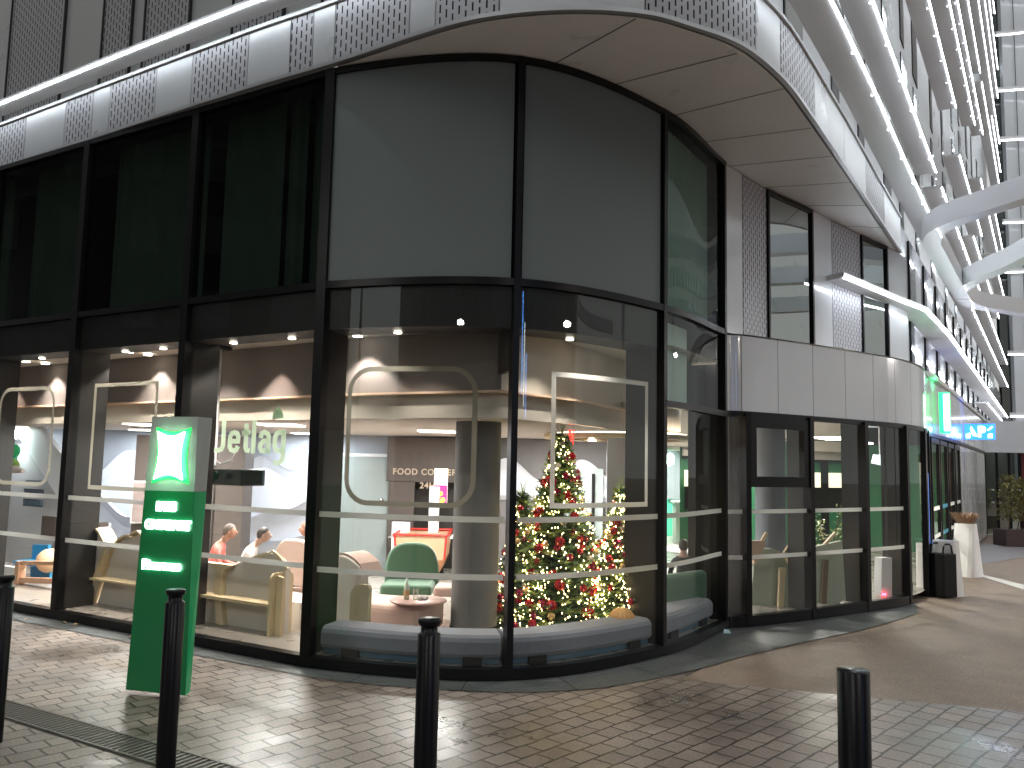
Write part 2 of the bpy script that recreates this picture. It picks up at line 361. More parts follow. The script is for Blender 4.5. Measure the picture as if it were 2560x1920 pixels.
# bands of film and line drawings on the glass
def film(path, s0, s1, z0, z1, mt=FILM, name='safety_stripe', off=-.006):
    part(MB().wall(sub(path, s0, s1), z0, z1, off, off-.003), name, mt)
for k in range(0, 6):
    for z in (ZS1, ZS2+(.02 if k < 3 else 0)): film(GP, SG[k]+.07, SG[k+1]-.07, z-.03, z+.03)
film(GP, 0, SG[0]-.07, ZS1-.03, ZS1+.03); film(GP, 0, SG[0]-.07, ZS2-.03, ZS2+.03)
def frame_film(path, s0, s1, z0, z1, r, mt, wd=.055):
    def loop(i):
        a0, a1, b0, b1, rr = s0+i, s1-i, z0+i, z1-i, max(r-i, 0); out = []
        for cx, cz, th0 in ((a1-rr, b1-rr, 0), (a0+rr, b1-rr, 90), (a0+rr, b0+rr, 180), (a1-rr, b0+rr, 270)):
            for q in range(7): th = math.radians(th0+q*15); out.append((cx+rr*math.cos(th), cz+rr*math.sin(th)))
        res = []
        for i2 in range(len(out)):   # subdivide so it follows curved glass
            u, v = out[i2], out[(i2+1) % len(out)]
            for q in range(6): res.append((u[0]+(v[0]-u[0])*q/6, u[1]+(v[1]-u[1])*q/6))
        return res
    A, Bq = loop(0), loop(wd); mb = MB()
    def P(u): p, t, n = nrm(path, u[0]); p = p - n*.008; return Vector((p.x, p.y, u[1]))
    PA = [P(u) for u in A]; PB = [P(u) for u in Bq]; n = len(A)
    mb.raw(PA+PB, [(i, (i+1) % n, n+(i+1) % n, n+i) for i in range(n)], False); o = part(mb, 'window_drawing', mt)
sA = SG[3]
frame_film(GP, sA-6.40, sA-4.98, 1.75, 3.17, .26, GOLDF); frame_film(GP, sA-4.09, sA-2.75, 1.75, 3.17, .012, GOLDF)
frame_film(GP, SG[3]+.36, SG[3]+1.83, 1.73, 3.22, .28, GOLDF); frame_film(GP, SG[4]+.44, SG[5]-.27, 1.74, 3.21, .012, FILM)
r_ = -TL; r3 = (r_.x, r_.y, 0); lp = Vector(M[3]) + TL*1.665
GL_ = {'J': (.19, [[(.13, .40), (.13, .09), (.11, .045), (.07, .03), (.01, .035)]]), 'e': (.185, [[(.03, .145), (.135, .145), (.14, .20), (.12, .24), (.085, .252), (.05, .24), (.03, .20), (.03, .08), (.05, .04), (.085, .028), (.12, .04), (.14, .085)]]),
 't': (.125, [[(.055, .36), (.055, .07), (.07, .038), (.11, .03)], [(.0, .25), (.11, .25)]]), 'l': (.085, [[(.03, .40), (.03, 0)]]),
 'a': (.185, [[(.03, .185), (.045, .235), (.08, .252), (.12, .235), (.135, .20), (.135, .0)], [(.135, .155), (.07, .145), (.037, .11), (.033, .07), (.05, .035), (.09, .03), (.135, .06)]]),
 'g': (.17, [[(.135, .235), (.085, .252), (.048, .238), (.03, .19), (.03, .085), (.05, .04), (.09, .03), (.135, .055)], [(.135, .28), (.135, -.05), (.115, -.09), (.08, -.105), (.025, -.10)]])}
mb = MB(); ux = 0; kk = 0
for ch in 'Jetlag':
    adv, strokes = GL_[ch]
    for st in strokes:
        A_, Bq_ = offset(st, .029), offset(st, -.029); kk += 1; o_ = NI*(.010+.0004*kk)
        f_ = lambda p: (lp.x + r_.x*(p.x+ux)*1.27 + o_.x, lp.y + r_.y*(p.x+ux)*1.27 + o_.y, 2.262+p.y*.97)
        for q_ in range(len(st)-1): mb.face([f_(A_[q_]), f_(A_[q_+1]), f_(Bq_[q_+1]), f_(Bq_[q_])])
    ux += adv
part(mb, 'window_lettering', MINT)
dp = Vector(M[3]) + TL*.62; part(MB().prism([(dp.x+a*r_.x+NI.x*.01, dp.y+a*r_.y+NI.y*.01, 2.66+b) for a, b in ((-.10, 0), (.10, 0), (.07, .07), (0, .15), (-.07, .07))], (NI.x*.003, NI.y*.003, 0)), 'window_drawing', MINT)
# soffit: curved glass line out to the curved fascia edge
sofp = [p for p in offset(SE, -.03)]
isof = [p for p in sofp if p.x > -2.3]
inner = [V2((-2.13, 9.0))] + sub(GP, SG[3], SG[6]) + UP[1:]
pts = isof[:] ; innr = [q for q in inner if True]
def tripoly(mb, A, Bp, z):      # strip between two lines by arc fraction
    LA, LB = plen(A), plen(Bp); n = 60; fa = lambda P, L, i: nrm(P, max(0, min(L-1e-3, L*i/n)))[0]
    a = [fa(A, LA, i) for i in range(n+1)]; b = [fa(Bp, LB, i) for i in range(n+1)]
    for i in range(n): mb.face([(a[i].x, a[i].y, z), (b[i].x, b[i].y, z), (b[i+1].x, b[i+1].y, z), (a[i+1].x, a[i+1].y, z)])
e_s = arc_at(SE, (-2.08, 8.95)); e_e = arc_at(SE, (8.15, 16.8)); SEs = sub(offset(SE, -.04), e_s, e_e)
inn = offset(sub(GP, SG[3], SG[6]-.02), -.3) + offset(UP, -.3)[2:]
inn = [p for i, p in enumerate(inn) if i == 0 or (p-inn[i-1]).length > .02]
sm = MB(); tripoly(sm, SEs, inn, ZF); part(sm, 'soffit', SOF)
for a, b in (((1.16, 7.85), (.25, 9.0)), ((2.35, 8.5), (.95, 9.4)), ((3.12, 9.3), (1.85, 10.2)), ((3.85, 10.4), (2.42, 11.0)), ((4.5, 11.35), (2.95, 11.9)), ((5.2, 12.4), (3.85, 12.75)), ((5.9, 13.5), (4.7, 13.6)), ((6.75, 14.75), (5.9, 14.7))):
    a, b = Vector(a), Vector(b); d = (b-a).normalized(); nn = Vector((-d.y, d.x))*.008
    jm = MB(); jm.face([(*(a+nn), ZF-.003), (*(a-nn), ZF-.003), (*(b-nn), ZF-.003), (*(b+nn), ZF-.003)]); part(jm, 'soffit_joint', JOINT)
# fascia: alternating solid and slotted panels
FS = SE
seams = [(-7.6, 12.3, 1), (-6.67, 11.72, 0), (-6.08, 11.35, 1), (-5.73, 11.14, 0), (-4.84, 10.59, 1), (-4.21, 10.2, 0), (-3.31, 9.65, 1), (-2.7, 9.29, 0), (-2.39, 9.11, 1), (-2.1, 8.94, 0), (-1.17, 8.35, 1), (-.88, 8.16, 0), (-.21, 7.86, 1), (1.24, 7.8, 0), (2.57, 8.55, 1), (3.01, 9.03, 0), (3.84, 10.24, 1), (4.84, 11.73, 0), (5.8, 13.2, 0), (6.8, 14.8, 1), (7.9, 16.5, 0)]
ss = [arc_at(FS, (x, y)) for x, y, k in seams]; kinds = [k for *_, k in seams]
prev = 0.02
for s, k in zip(ss, kinds):
    part(MB().wall(sub(FS, prev+.008, s-.008), ZF+.05, ZF2-.03, .0, -.04, u0=prev), 'slotted_fascia_panel' if k else 'fascia_panel', PERF if k else ALU); prev = s
part(MB().wall(sub(FS, .02, prev), ZF-.0, ZF+.045, .02, -.06), 'fascia_lip', mat('lip_metal', (.55, .55, .56), .3, .6))
part(MB().wall(sub(FS, .02, prev), ZF2-.025, ZF2+.02, .03, -.3), 'fascia_top_rail', ALU)
part(MB().wall(sub(FS, .02, prev), ZF+.02, ZF2-.02, -.06), 'fascia_backing', BLACKM)
endF = prev
# straight wing wall from the fascia end onward, and everything above
wing_far = 52.
USE = [p for p in SE if p.y > 8.8 and p.x < 0] # unused helper
upath = sub(SE, .02, arc_at(SE, W(7.9))) + [W(9), W(wing_far)]
up = MB().wall(upath, ZF2-.3, 45, -.42); part(up, 'upper_wall', ALU)
# slotted strips and windows high on the left
for (x0, x1, k) in ((-8.9, -7.5, 'win'), (-6.55, -5.95, 'p'), (-5.65, -4.8, 'p'), (-4.0, -3.2, 'p'), (-2.6, -1.2, 'p'), (-.4, 1.0, 'p')):
    def at_x(x):
        L = 0
        for i in range(len(upath)-1):
            a, b = upath[i], upath[i+1]; l = (b-a).length
            if a.x <= x <= b.x: return L+l*(x-a.x)/(b.x-a.x)
            L += l
    s0, s1 = at_x(x0), at_x(x1)
    part(MB().wall(sub(upath, s0, s1), 7.3, 12.5, -.40, u0=s0), 'slotted_wall_panel', PERF)
    part(MB().wall(sub(upath, s0-.03, s0), 7.3, 12.5, -.38, -.42), 'panel_joint', JOINT)
    part(MB().wall(sub(upath, s1, s1+.03), 7.3, 12.5, -.38, -.42), 'panel_joint', JOINT)
# LED-edged ledges
def ledge(path, z, dep, name='ledge', off=.0, th=.07, lw=.022, led=True, tip=.0):
    part(MB().wall(path, z, z+th, dep, off), name, ALU2)
    if led: part(MB().wall(path, z-.010, z+.010, dep+.012, dep-lw+.012), 'led_strip', LED)
# left run of the first ledge: begins beyond the frame and sweeps round the corner
lsub = sub(SE, .02, arc_at(SE, (1.0, 7.78)))
ledge(lsub, 7.56, .26)
rs = sub(SE, arc_at(SE, (2.1, 8.2)), arc_at(SE, W(7.9))) + [W(9), W(50)]
ledge(rs, 7.72, .43)
spec = [(9.15, -1.2, 10.4), (9.15, 11.6, 50), (11.76, 17, 27), (12.95, -1, 16.2), (14.3, 27.5, 44), (15.67, -1, 25), (17.25, -1, 30.5), (19.9, 2, 30), (19.9, 31, 52), (23.6, 5, 50), (26.7, 10, 50), (29.5, 12, 28), (29.5, 33, 52), (32.5, 14, 50), (10.5, 22, 40), (13.1, 36, 50), (16.2, 38, 50), (21.7, 40, 50), (36, 15, 50)]
for z, a, b in spec: ledge([W(a), W(b)], z, .43 if z < 10 else .46)
# fixing dots under the ledges, made to glow by their material
for z, a, b in [(7.70, 0, 40), (9.13, 0, 40), (12.93, 2, 16), (15.65, 3, 25), (17.2, 3, 30)]:
    mb = MB(); q = a+.7
    while q < b: p = W(q, .385); mb.sphere((p.x, p.y, z+.01), .010, 6, 4); q += 1.45
    part(mb, 'fixing_dot', LEDG)
# wing windows
WIN = mat('dark_window', (.02, .028, .028), .05, spec=.8)
k = 0
for (za, zb) in ((7.3, 9.05), (9.35, 11.6), (12.0, 12.85), (13.2, 15.5), (16.0, 17.1), (17.5, 19.7), (20.2, 23.3)):
    q = .35 if za < 9 else 1.2
    while q < 48 and k < 96:
        wd = .62 if k % 3 else 1.0
        fr = part(MB().wall([W(q), W(q+wd)], za, zb, -.400, -.42), 'wing_window', BLACKM); part(MB().wall([W(q+.04), W(q+wd-.04)], za+.04, zb-.04, -.396), 'pane', WIN, fr)
        k += 1; q += 2.9 if (k % 2) else 2.3
        if q > 14: q += 1.2
for q in (3.2, 6.8, 9.7, 13.5, 17.2, 21.5, 26, 31):   # pale cladding panels between windows
    part(MB().wall([W(q+1.1), W(q+1.9)], 9.4, 11.7, -.38, -.42), 'pale_wall_panel', CLAD)
# wall under the soffit at the right: solid, slotted, window
part(MB().wall([p for p in UP if p.x > 2.99][:], 4.12, ZF-.002, -.05), 'recess_wall', ALU)
su = lambda x, y: arc_at(UP, (x, y))
u = [su(3.0, 11.64)+.07, su(3.42, 12.13), su(3.98, 12.74), su(5.09, 13.78), su(5.62, 14.3), su(6.5, 15.17), su(7.35, 16.0), su(8.4, 17.2)]
UPo = offset(UP, .0)
for i, kd in enumerate(('s', 'p', 'w', 's', 'p', 'w', 's')):
    a, b = u[i]+.012, u[i+1]-.012; seg = sub(UP, a, b)
    if kd == 's': part(MB().wall(seg, 4.16, ZF-.02, .0, -.04), 'wall_panel', CLAD)
    if kd == 'p': part(MB().wall(seg, 4.16, ZF-.02, .0, -.04, u0=a), 'slotted_wall_panel', perfmat('perforated_aluminium_fine', (.52, .52, .56), .07, .15))
    if kd == 'w':
        fr = MB(); fr.wall(sub(UP, a, a+.05), 4.16, ZF-.02, .03, -.05); fr.wall(sub(UP, b-.05, b), 4.16, ZF-.02, .03, -.05)
        fr.wall(sub(UP, a+.05, b-.05), 4.16, 4.2, .03, -.05); fr.wall(sub(UP, a+.05, b-.05), ZF-.08, ZF-.02, .03, -.05)
        f = part(fr, 'window', FRAME); part(MB().wall(sub(UP, a+.05, b-.05), 4.2, ZF-.08, -.01), 'pane', WGLASS, f)
# cladding band over the shop front, capped
sL = lambda x, y: arc_at(LP, (x, y))
s6 = sL(*M[6]); Lq = [s6+.05, sL(3.3, 11.78), sL(3.95, 12.15), sL(4.62, 12.58), sL(5.3, 13.05), sL(5.95, 13.5), sL(6.5, 13.9), sL(7.0, 14.4), sL(*W(8.2, .4)), sL(*W(10.5, .45)), sL(*W(13, .45)), sL(*W(16, .45)), sL(*W(23.9, .45))]
for i in range(len(Lq)-1):
    part(MB().wall(sub(LP, Lq[i]+.006, Lq[i+1]-.006), 3.03, ZT-.01, .0, -.05), 'cladding_panel', CLAD)
part(MB().wall(sub(LP, Lq[0], Lq[-1]-.01), 3.05, ZT-.03, -.055), 'cladding_backing', BLACKM)
capm = MB(); tripoly(capm, offset(sub(LP, Lq[0], Lq[9]), .02), offset([p for p in UP if p.x > 2.99], -.1), ZT+.012); part(capm, 'cladding_cap', ALU)
part(MB().wall(sub(LP, Lq[0], Lq[-1]-.01), 2.95, 3.028, .03, -.06), 'head_rail', FRAME)
# glazed shop front, lower right
part(MB().wall(sub(LP, Lq[0], sL(6.71, 14.09)+.05), .02, .16, .06, -.05), 'plinth_rail', FRAME)
mm = {7: sL(3.36, 11.81), 8: sL(4.52, 12.5), 9: sL(5.67, 13.33), 10: sL(6.71, 14.09)}
for k in (7, 8, 9, 10): mull(LP, mm[k], .02, 3.0, .09, din=.08, dout=.07); (fin(LP, mm[k], .12, 3.0, .32))
prevs = s6
for k in (7, 8, 9, 10):
    part(MB().wall(sub(LP, prevs+.05, mm[k]-.05), .15, 2.96, 0), 'shop_window', GLASS)
    for z in (ZS1-.02, ZS2-.07): film(LP, prevs+.06, mm[k]-.06, z-.03, z+.03)
    prevs = mm[k]
# opening vent in the second bay
vf = MB(); a, b = mm[7]+.06, mm[8]-.05
for z0, z1 in ((1.95, 2.1), (2.80, 2.95)): vf.wall(sub(LP, a, b), z0, z1, .05, -.05)
for x0, x1 in ((a, a+.11), (b-.11, b)): vf.wall(sub(LP, x0, x1), 2.1, 2.80, .05, -.05)
part(vf, 'vent_window_frame', FRAME)
# ---- entrance side beyond the bays
sE = sL(6.71, 14.09)
def pan(s0, s1, z0, z1, name, mt, a=0., b=-.05): return part(MB().wall([W(s0, .45), W(s1, .45)], z0, z1, a, b), name, mt)
segE = sub(LP, sE+.05, sL(*W(8.4, .42)))
Le = plen(LP)
part(MB().wall(sub(LP, sE+.05, sL(7.5, 15.05)), .15, 2.96, 0), 'shop_window', GLASS)
mull(LP, sL(7.55, 15.1), .02, 3.0, .16); 
SCR = mat('blue_screen', (.05, .12, .35), .3, emit=(.12, .25, .8), es=.55)
part(MB().wall(sub(LP, sL(7.7, 15.3), sL(*W(6.9, .32))), .9, 2.2, .02, -.02), 'lit_poster', SCR)
part(MB().wall(sub(LP, sL(7.6, 15.2), sL(*W(6.9, .32))), .1, 2.95, -.03), 'shop_window', WGLASS)
mull(LP, sL(*W(7.0, .33)), .02, 3.0, .16)
door = thing('entrance_doors', 'glazed sliding entrance doors with blue and white stripes beside the white planters', 'door')
for a, b in ((7.6, 9.0), (9.2, 10.6), (10.9, 12.2), (12.5, 13.8)):
    f = MB(); f.wall([W(a, .45), W(a+.09, .45)], .03, 2.9, .02, -.05); f.wall([W(b-.09, .45), W(b, .45)], .03, 2.9, .02, -.05); f.wall([W(a+.09, .45), W(b-.09, .45)], 2.8, 2.9, .02, -.05); f.wall([W(a+.09, .45), W(b-.09, .45)], .03, .12, .02, -.05)
    fo = f.build('door_leaf', FRAME, door)
    MB().wall([W(a+.09, .45), W(b-.09, .45)], .12, 2.8, -.01).build('glass', GLASS, fo)
    for z in (1.5, .95): MB().wall([W(a+.1, .45), W(b-.1, .45)], z-.04, z+.04, .002).build('stripe', FILM if a != 9.2 else mat('blue_film', (.1, .45, .7), .5), fo)
pan(13.9, 23.9, .05, 2.93, 'pale_wall_panel', CLAD)
for q in (14.1, 15.9, 17.9, 19.9): part(MB().wall([W(q, .45), W(q+.03, .45)], .05, 2.93, .004), 'panel_joint', JOINT)
part(MB().wall([W(8, -3.2), W(14, -3.2), W(14, .2)], .12, 2.93, 0), 'lobby_wall', mat('lobby_green', (.03, .17, .08), .6))
LB = [V2((4.25, 20.48)), V2((9.4, 23.1))]
part(MB().wall(LB, 2.5, 2.93, .06, 0), 'cream_band', CREAM); part(MB().wall(LB, 2.44, 2.5, .07, 0), 'dark_rail', BLACKM)
for q in (.05, .22, .4, .8): pq = LB[0].lerp(LB[1], q); dq = (LB[1]-LB[0]).normalized(); part(MB().wall([pq, pq+dq*.3], .12, 2.44, .12), 'dark_upright', BLACKM)
pq = LB[0].lerp(LB[1], .3); part(MB().wall([pq, pq+dq*.35], .9, 2.2, .13), 'pale_upright', GREYW)
for q in (8.2, 11): part(MB().box((*W(q, -1.5), 2.9), (1.2, .5, .03), math.atan2(D.y, D.x)), 'lobby_light', lampmat('lobby_lamp', (1, .95, .88), 8))
# canopies above the shop front
can2 = crom([(4.6, 13.0), (5.62, 13.80), (7.32, 15.5), (8.35, 16.5), W(8.6, .42), W(12, .5), W(13, .5)], 6) + [W(45, .5)]
can2i = crom([(4.6, 13.0), (5.45, 14.15), (7.0, 15.65), (7.95, 16.62), W(9, -.05), W(12, -.05), W(13, -.05)], 6) + [W(45, -.05)]
def canopy(o, i, z, th, led0=None, name='canopy'):
    mb = MB(); LA, LB = plen(o), plen(i); n = 70
    A = [nrm(o, min(LA-1e-3, LA*k/n))[0] for k in range(n+1)]; Bq = [nrm(i, min(LB-1e-3, LB*k/n))[0] for k in range(n+1)]
    for k in range(n):
        for zz, fl in ((z, 1), (z+th, 0)):
            q = [(*A[k], zz), (*Bq[k], zz), (*Bq[k+1], zz), (*A[k+1], zz)]; mb.face(q if fl else q[::-1])
        mb.face([(*A[k], z), (*A[k+1], z), (*A[k+1], z+th), (*A[k], z+th)])
    mb.face([(*A[0], z), (*A[0], z+th), (*Bq[0], z+th), (*Bq[0], z)]); part(mb, name, ALU2)
    if led0 is not None: part(MB().wall(sub(o, led0, LA-.01), z-.012, z+.03, .018, -.03), 'led_strip', LED)
canopy(can2, can2i, 5.5, .09, .03)
can3 = crom([(4.7, 13.2), (5.60, 13.80), (7.30, 15.65), (8.70, 17.0), W(10, .42), W(13, .45), W(14, .45)], 6) + [W(48, .45)]
can3i = crom([(4.4, 13.3), (5.25, 13.95), (7.0, 15.75), (7.9, 16.7), W(10, -.05), W(13, -.05), W(14, -.05)], 6) + [W(48, -.05)]
canopy(can3, can3i, 4.2, .09, 22)
ledge([W(27), W(52)], 5.0, .45)
# set-back wing wall above the cladding beyond the soffit
part(MB().wall([W(8.2), W(wing_far)], ZT, ZF2+.0, -.08), 'recess_wall', CLAD)
for q in range(12):
    a = 9.2+q*2.6; f = part(MB().wall([W(a), W(a+.55)], 4.3, 7.3, -.04, -.1), 'wing_window', BLACKM); part(MB().wall([W(a+.04), W(a+.51)], 4.34, 7.26, -.033), 'pane', WIN, f)
for q in (10.3, 15.5, 20.7): part(MB().wall([W(q), W(q+.9)], 5.7, 6.9, -.05, -.1), 'pale_wall_panel', ALU)
# ---- signs on the shop front
GS = lampmat('green_sign_face', (.55, 1, .66), 7); GS2 = lampmat('green_sign_side', (.02, .85, .16), 2.2)
sg = thing('green_light_box', 'tall narrow green and white illuminated box sign projecting under the canopy', 'sign')
p = W(9.3, .5); ang = math.atan2(N.y, N.x)
q0 = W(9.2, .46); q1 = W(9.2, .66)
MB().wall([q0, q1], 3.06, 3.92, 0, -.16).build('casing', GS2, sg)
MB().wall([q0+N*.09, q1], 3.10, 3.88, .012, .004).build('lit_face', GS, sg)
bs = thing('blue_light_box', 'blue illuminated box sign with a white letter P projecting from the pale wall', 'sign')
BL = lampmat('blue_sign_face', (.02, .16, 1), 2.2); BW = lampmat('white_sign_mark', (.75, .93, 1), 3.5)
q0 = W(15.2, .48); q1 = W(15.2, 1.20); vv = (q1-q0).normalized()
MB().wall([q0, q1], 3.14, 3.56, 0, -.2).build('casing', BL, bs)
o_ = Vector((D.x, D.y))*-.012
text('P', .3, BW, 'letter', bs, (*(q0+vv*.33+o_), 3.20), (vv.x, vv.y, 0), (0, 0, 1), .004, .012, fit=(.18, .30))
def bmark(pts): MB().prism([(*(q0+vv*a+o_), z) for a, z in pts], (o_.x*.6, o_.y*.6, 0)).build('mark', BW, bs)
bmark([(.04, 3.18), (.14, 3.18), (.14, 3.32), (.04, 3.28)]); bmark([(.17, 3.50), (.25, 3.34), (.32, 3.22), (.2, 3.24), (.14, 3.42)]); bmark([(.55, 3.40), (.66, 3.50), (.68, 3.47), (.57, 3.37)]); bmark([(.56, 3.18), (.66, 3.18), (.66, 3.30), (.56, 3.28)])
lamp('AREA', 'sign_light', (*(W(15.0, .9)), 3.62), 5, (.1, .2, 1), .4, (math.pi, 0, 0), parent=bs); lamp('AREA', 'sign_light', (*(W(9.1, .56)), 3.95), 4, (.1, 1, .35), .3, (math.pi, 0, 0), parent=sg)
# ---- far cross block closing the street
X = thing('cross_building', 'distant grey tower at the end of the street with curved white light lines', 'building')
C0 = W(52, .0)
MB().wall([C0, C0+V2((.6, -.08))], 0, 44, 0).build('dark_glazing', WIN, X)
MB().wall([C0+V2((0, .3)), C0+V2((.7, .25))], 0, 44, 0).build('dark_backing', mat('deep_dark_glass', (.012, .025, .03), .2), X)
MB().wall([C0+V2((.6, -.08)), C0+V2((.6, -.45)), C0+V2((14, -1.5))], 0, 44, 0).build('wall', CLAD, X)
for q in (1.3, 2.9, 4.4): MB().wall([C0+V2((q, -.62)), C0+V2((q+.05, -.625))], 0, 44, .0).build('panel_joint', JOINT, X)
zz = [5.9, 9.9, 15.3, 18.6, 24.2, 27.6, 31.5, 34.5]
for i, z in enumerate(zz):
    e = .5
    pth = crom([C0+N*.45-D*1.2, C0+N*.46-D*.9, C0+V2((1.0, -1.25)), C0+V2((2.2, -1.55)), C0+V2((3.2 if i % 3 else 6, -1.62)), C0+V2((7, -1.9))], 5)
    MB().wall(pth, z, z+.28, 0, -.12).build('ledge', ALU2, X); MB().wall(pth, z-.03, z+.05, .04, -.05).build('led_strip', LEDF, X)
# restaurant front at the end of the lower wall
RS = thing('restaurant_front', 'deep red restaurant front with lit cream window behind the far hedge', 'shop front')
Rp = W(24.2, .4)
MB().wall([Rp, Rp+V2((1.3, 0))], .05, 3.0, -.02).build('glazing', WGLASS, RS); MB().wall([Rp+V2((0, .6)), Rp+V2((1.3, .6))], .05, 3.0, -.02).build('inner_wall', CREAM, RS)
for q in (0, .45, .9, 1.3): MB().wall([Rp+V2((q, -.03)), Rp+V2((q+.06, -.03))], .05, 3.0, 0, -.06).build('frame_post', FRAME, RS)
MB().wall([Rp+V2((1.36, 0)), Rp+V2((3.1, 0))], .05, 3.0, 0, -.2).build('red_wall', mat('deep_red_wall', (.14, .015, .02), .4), RS)
MB().wall([Rp+V2((3.0, -.05)), Rp+V2((8, -.05))], .9, 2.65, 0).build('lit_window', lampmat('cream_window', (1, .86, .66), .75), RS)
MB().wall([Rp+V2((3.1, 0)), Rp+V2((9, 0))], 2.65, 3.0, 0, -.2).build('red_header', mat('deep_red_header', (.16, .015, .03), .4), RS)
MB().wall([Rp+V2((3.1, 0)), Rp+V2((9, 0))], .05, .9, 0, -.2).build('cream_plinth', CREAM, RS)
MB().wall([Rp+V2((3.9, -.1)), Rp+V2((4.7, -.1))], 1.5, 2.4, 0, -.03).build('menu_frame', WHITEP, RS)
MB().wall([Rp+V2((0, -.3)), Rp+V2((9, -.3))], 3.0, 4.15, 0, -.4).build('fascia', CLAD, RS)
for z in (1.2, 1.65):
    mb = MB()
    for q in range(12): mb.box((Rp.x+.3+q*.24, Rp.y-.02, z), (.09, .02, .05))
    mb.build('dotted_film', FILM, RS)
# ---- white ribbon canopy over the street
RC = thing('ribbon_canopy', 'sweeping white metal ribbon canopy branching over the street from the wing facade', 'canopy')
RM = mat('white_ribbon_metal', (.80, .80, .83), .34, .0, coat=.2)
rk = [0]
def ribbon(path, w_, z0=6.6, z1=6.97, nm='beam'):
    rk[0] += 1; z0 -= .005*rk[0]; z1 += .005*rk[0]; return MB().wall(path, z0, z1, w_/2, -w_/2).build(nm, RM, RC)
a0 = [onz(*p, 6.6) for p in ((2316, 603), (2339, 586), (2378, 563), (2443, 541), (2523, 515))]
q = [V2(p) for p in a0]; q[0] = W(6.9, .64)
bA = [W(13.5, .72), W(10, .66), W(8, .64)] + crom([W(8, .64), W(7.1, .62), q[1], q[2], q[3], q[4], q[4]+(q[4]-q[3])*1.3, V2((8.9, 10.4)), V2((10.5, 8.3))], 6)
ribbon(bA[::-1], .32)
bB = crom([W(13, .7), W(11.9, .75), W(10.7, 1.25), W(9.6, 1.9), W(8.2, 2.7), V2((11.2, 13.2)), V2((13.5, 10.2)), V2((16, 9))], 6); ribbon(bB[::-1], .32)
bC = crom([W(11.5, .7), W(12.9, .7), W(14.2, .95), W(15.2, 1.5), W(16.4, 2.3), W(19, 5), W(22, 8), W(24, 10)], 6); ribbon(bC, .32)
ribbon(crom([V2((7.6, 10.2)), V2((8.9, 10.4)), V2((11.2, 9.4)), V2((13.5, 10.2)), V2((14.5, 14)), V2((13.5, 18)), V2((14.5, 21)), V2((15, 22))], 6), .3)
ribbon(crom([V2((6.5, 9.5)), V2((9, 7.6)), V2((11, 5.2)), V2((14, 4)), V2((17, 5)), V2((19, 8)), V2((20, 9))], 6), .3)
for p in ((11.4, 9.4), (14.4, 14.6), (13.0, 4.3)): MB().tube([(p[0], p[1], .02), (p[0], p[1], 6.6)], .11, 14).build('column', RM, RC)
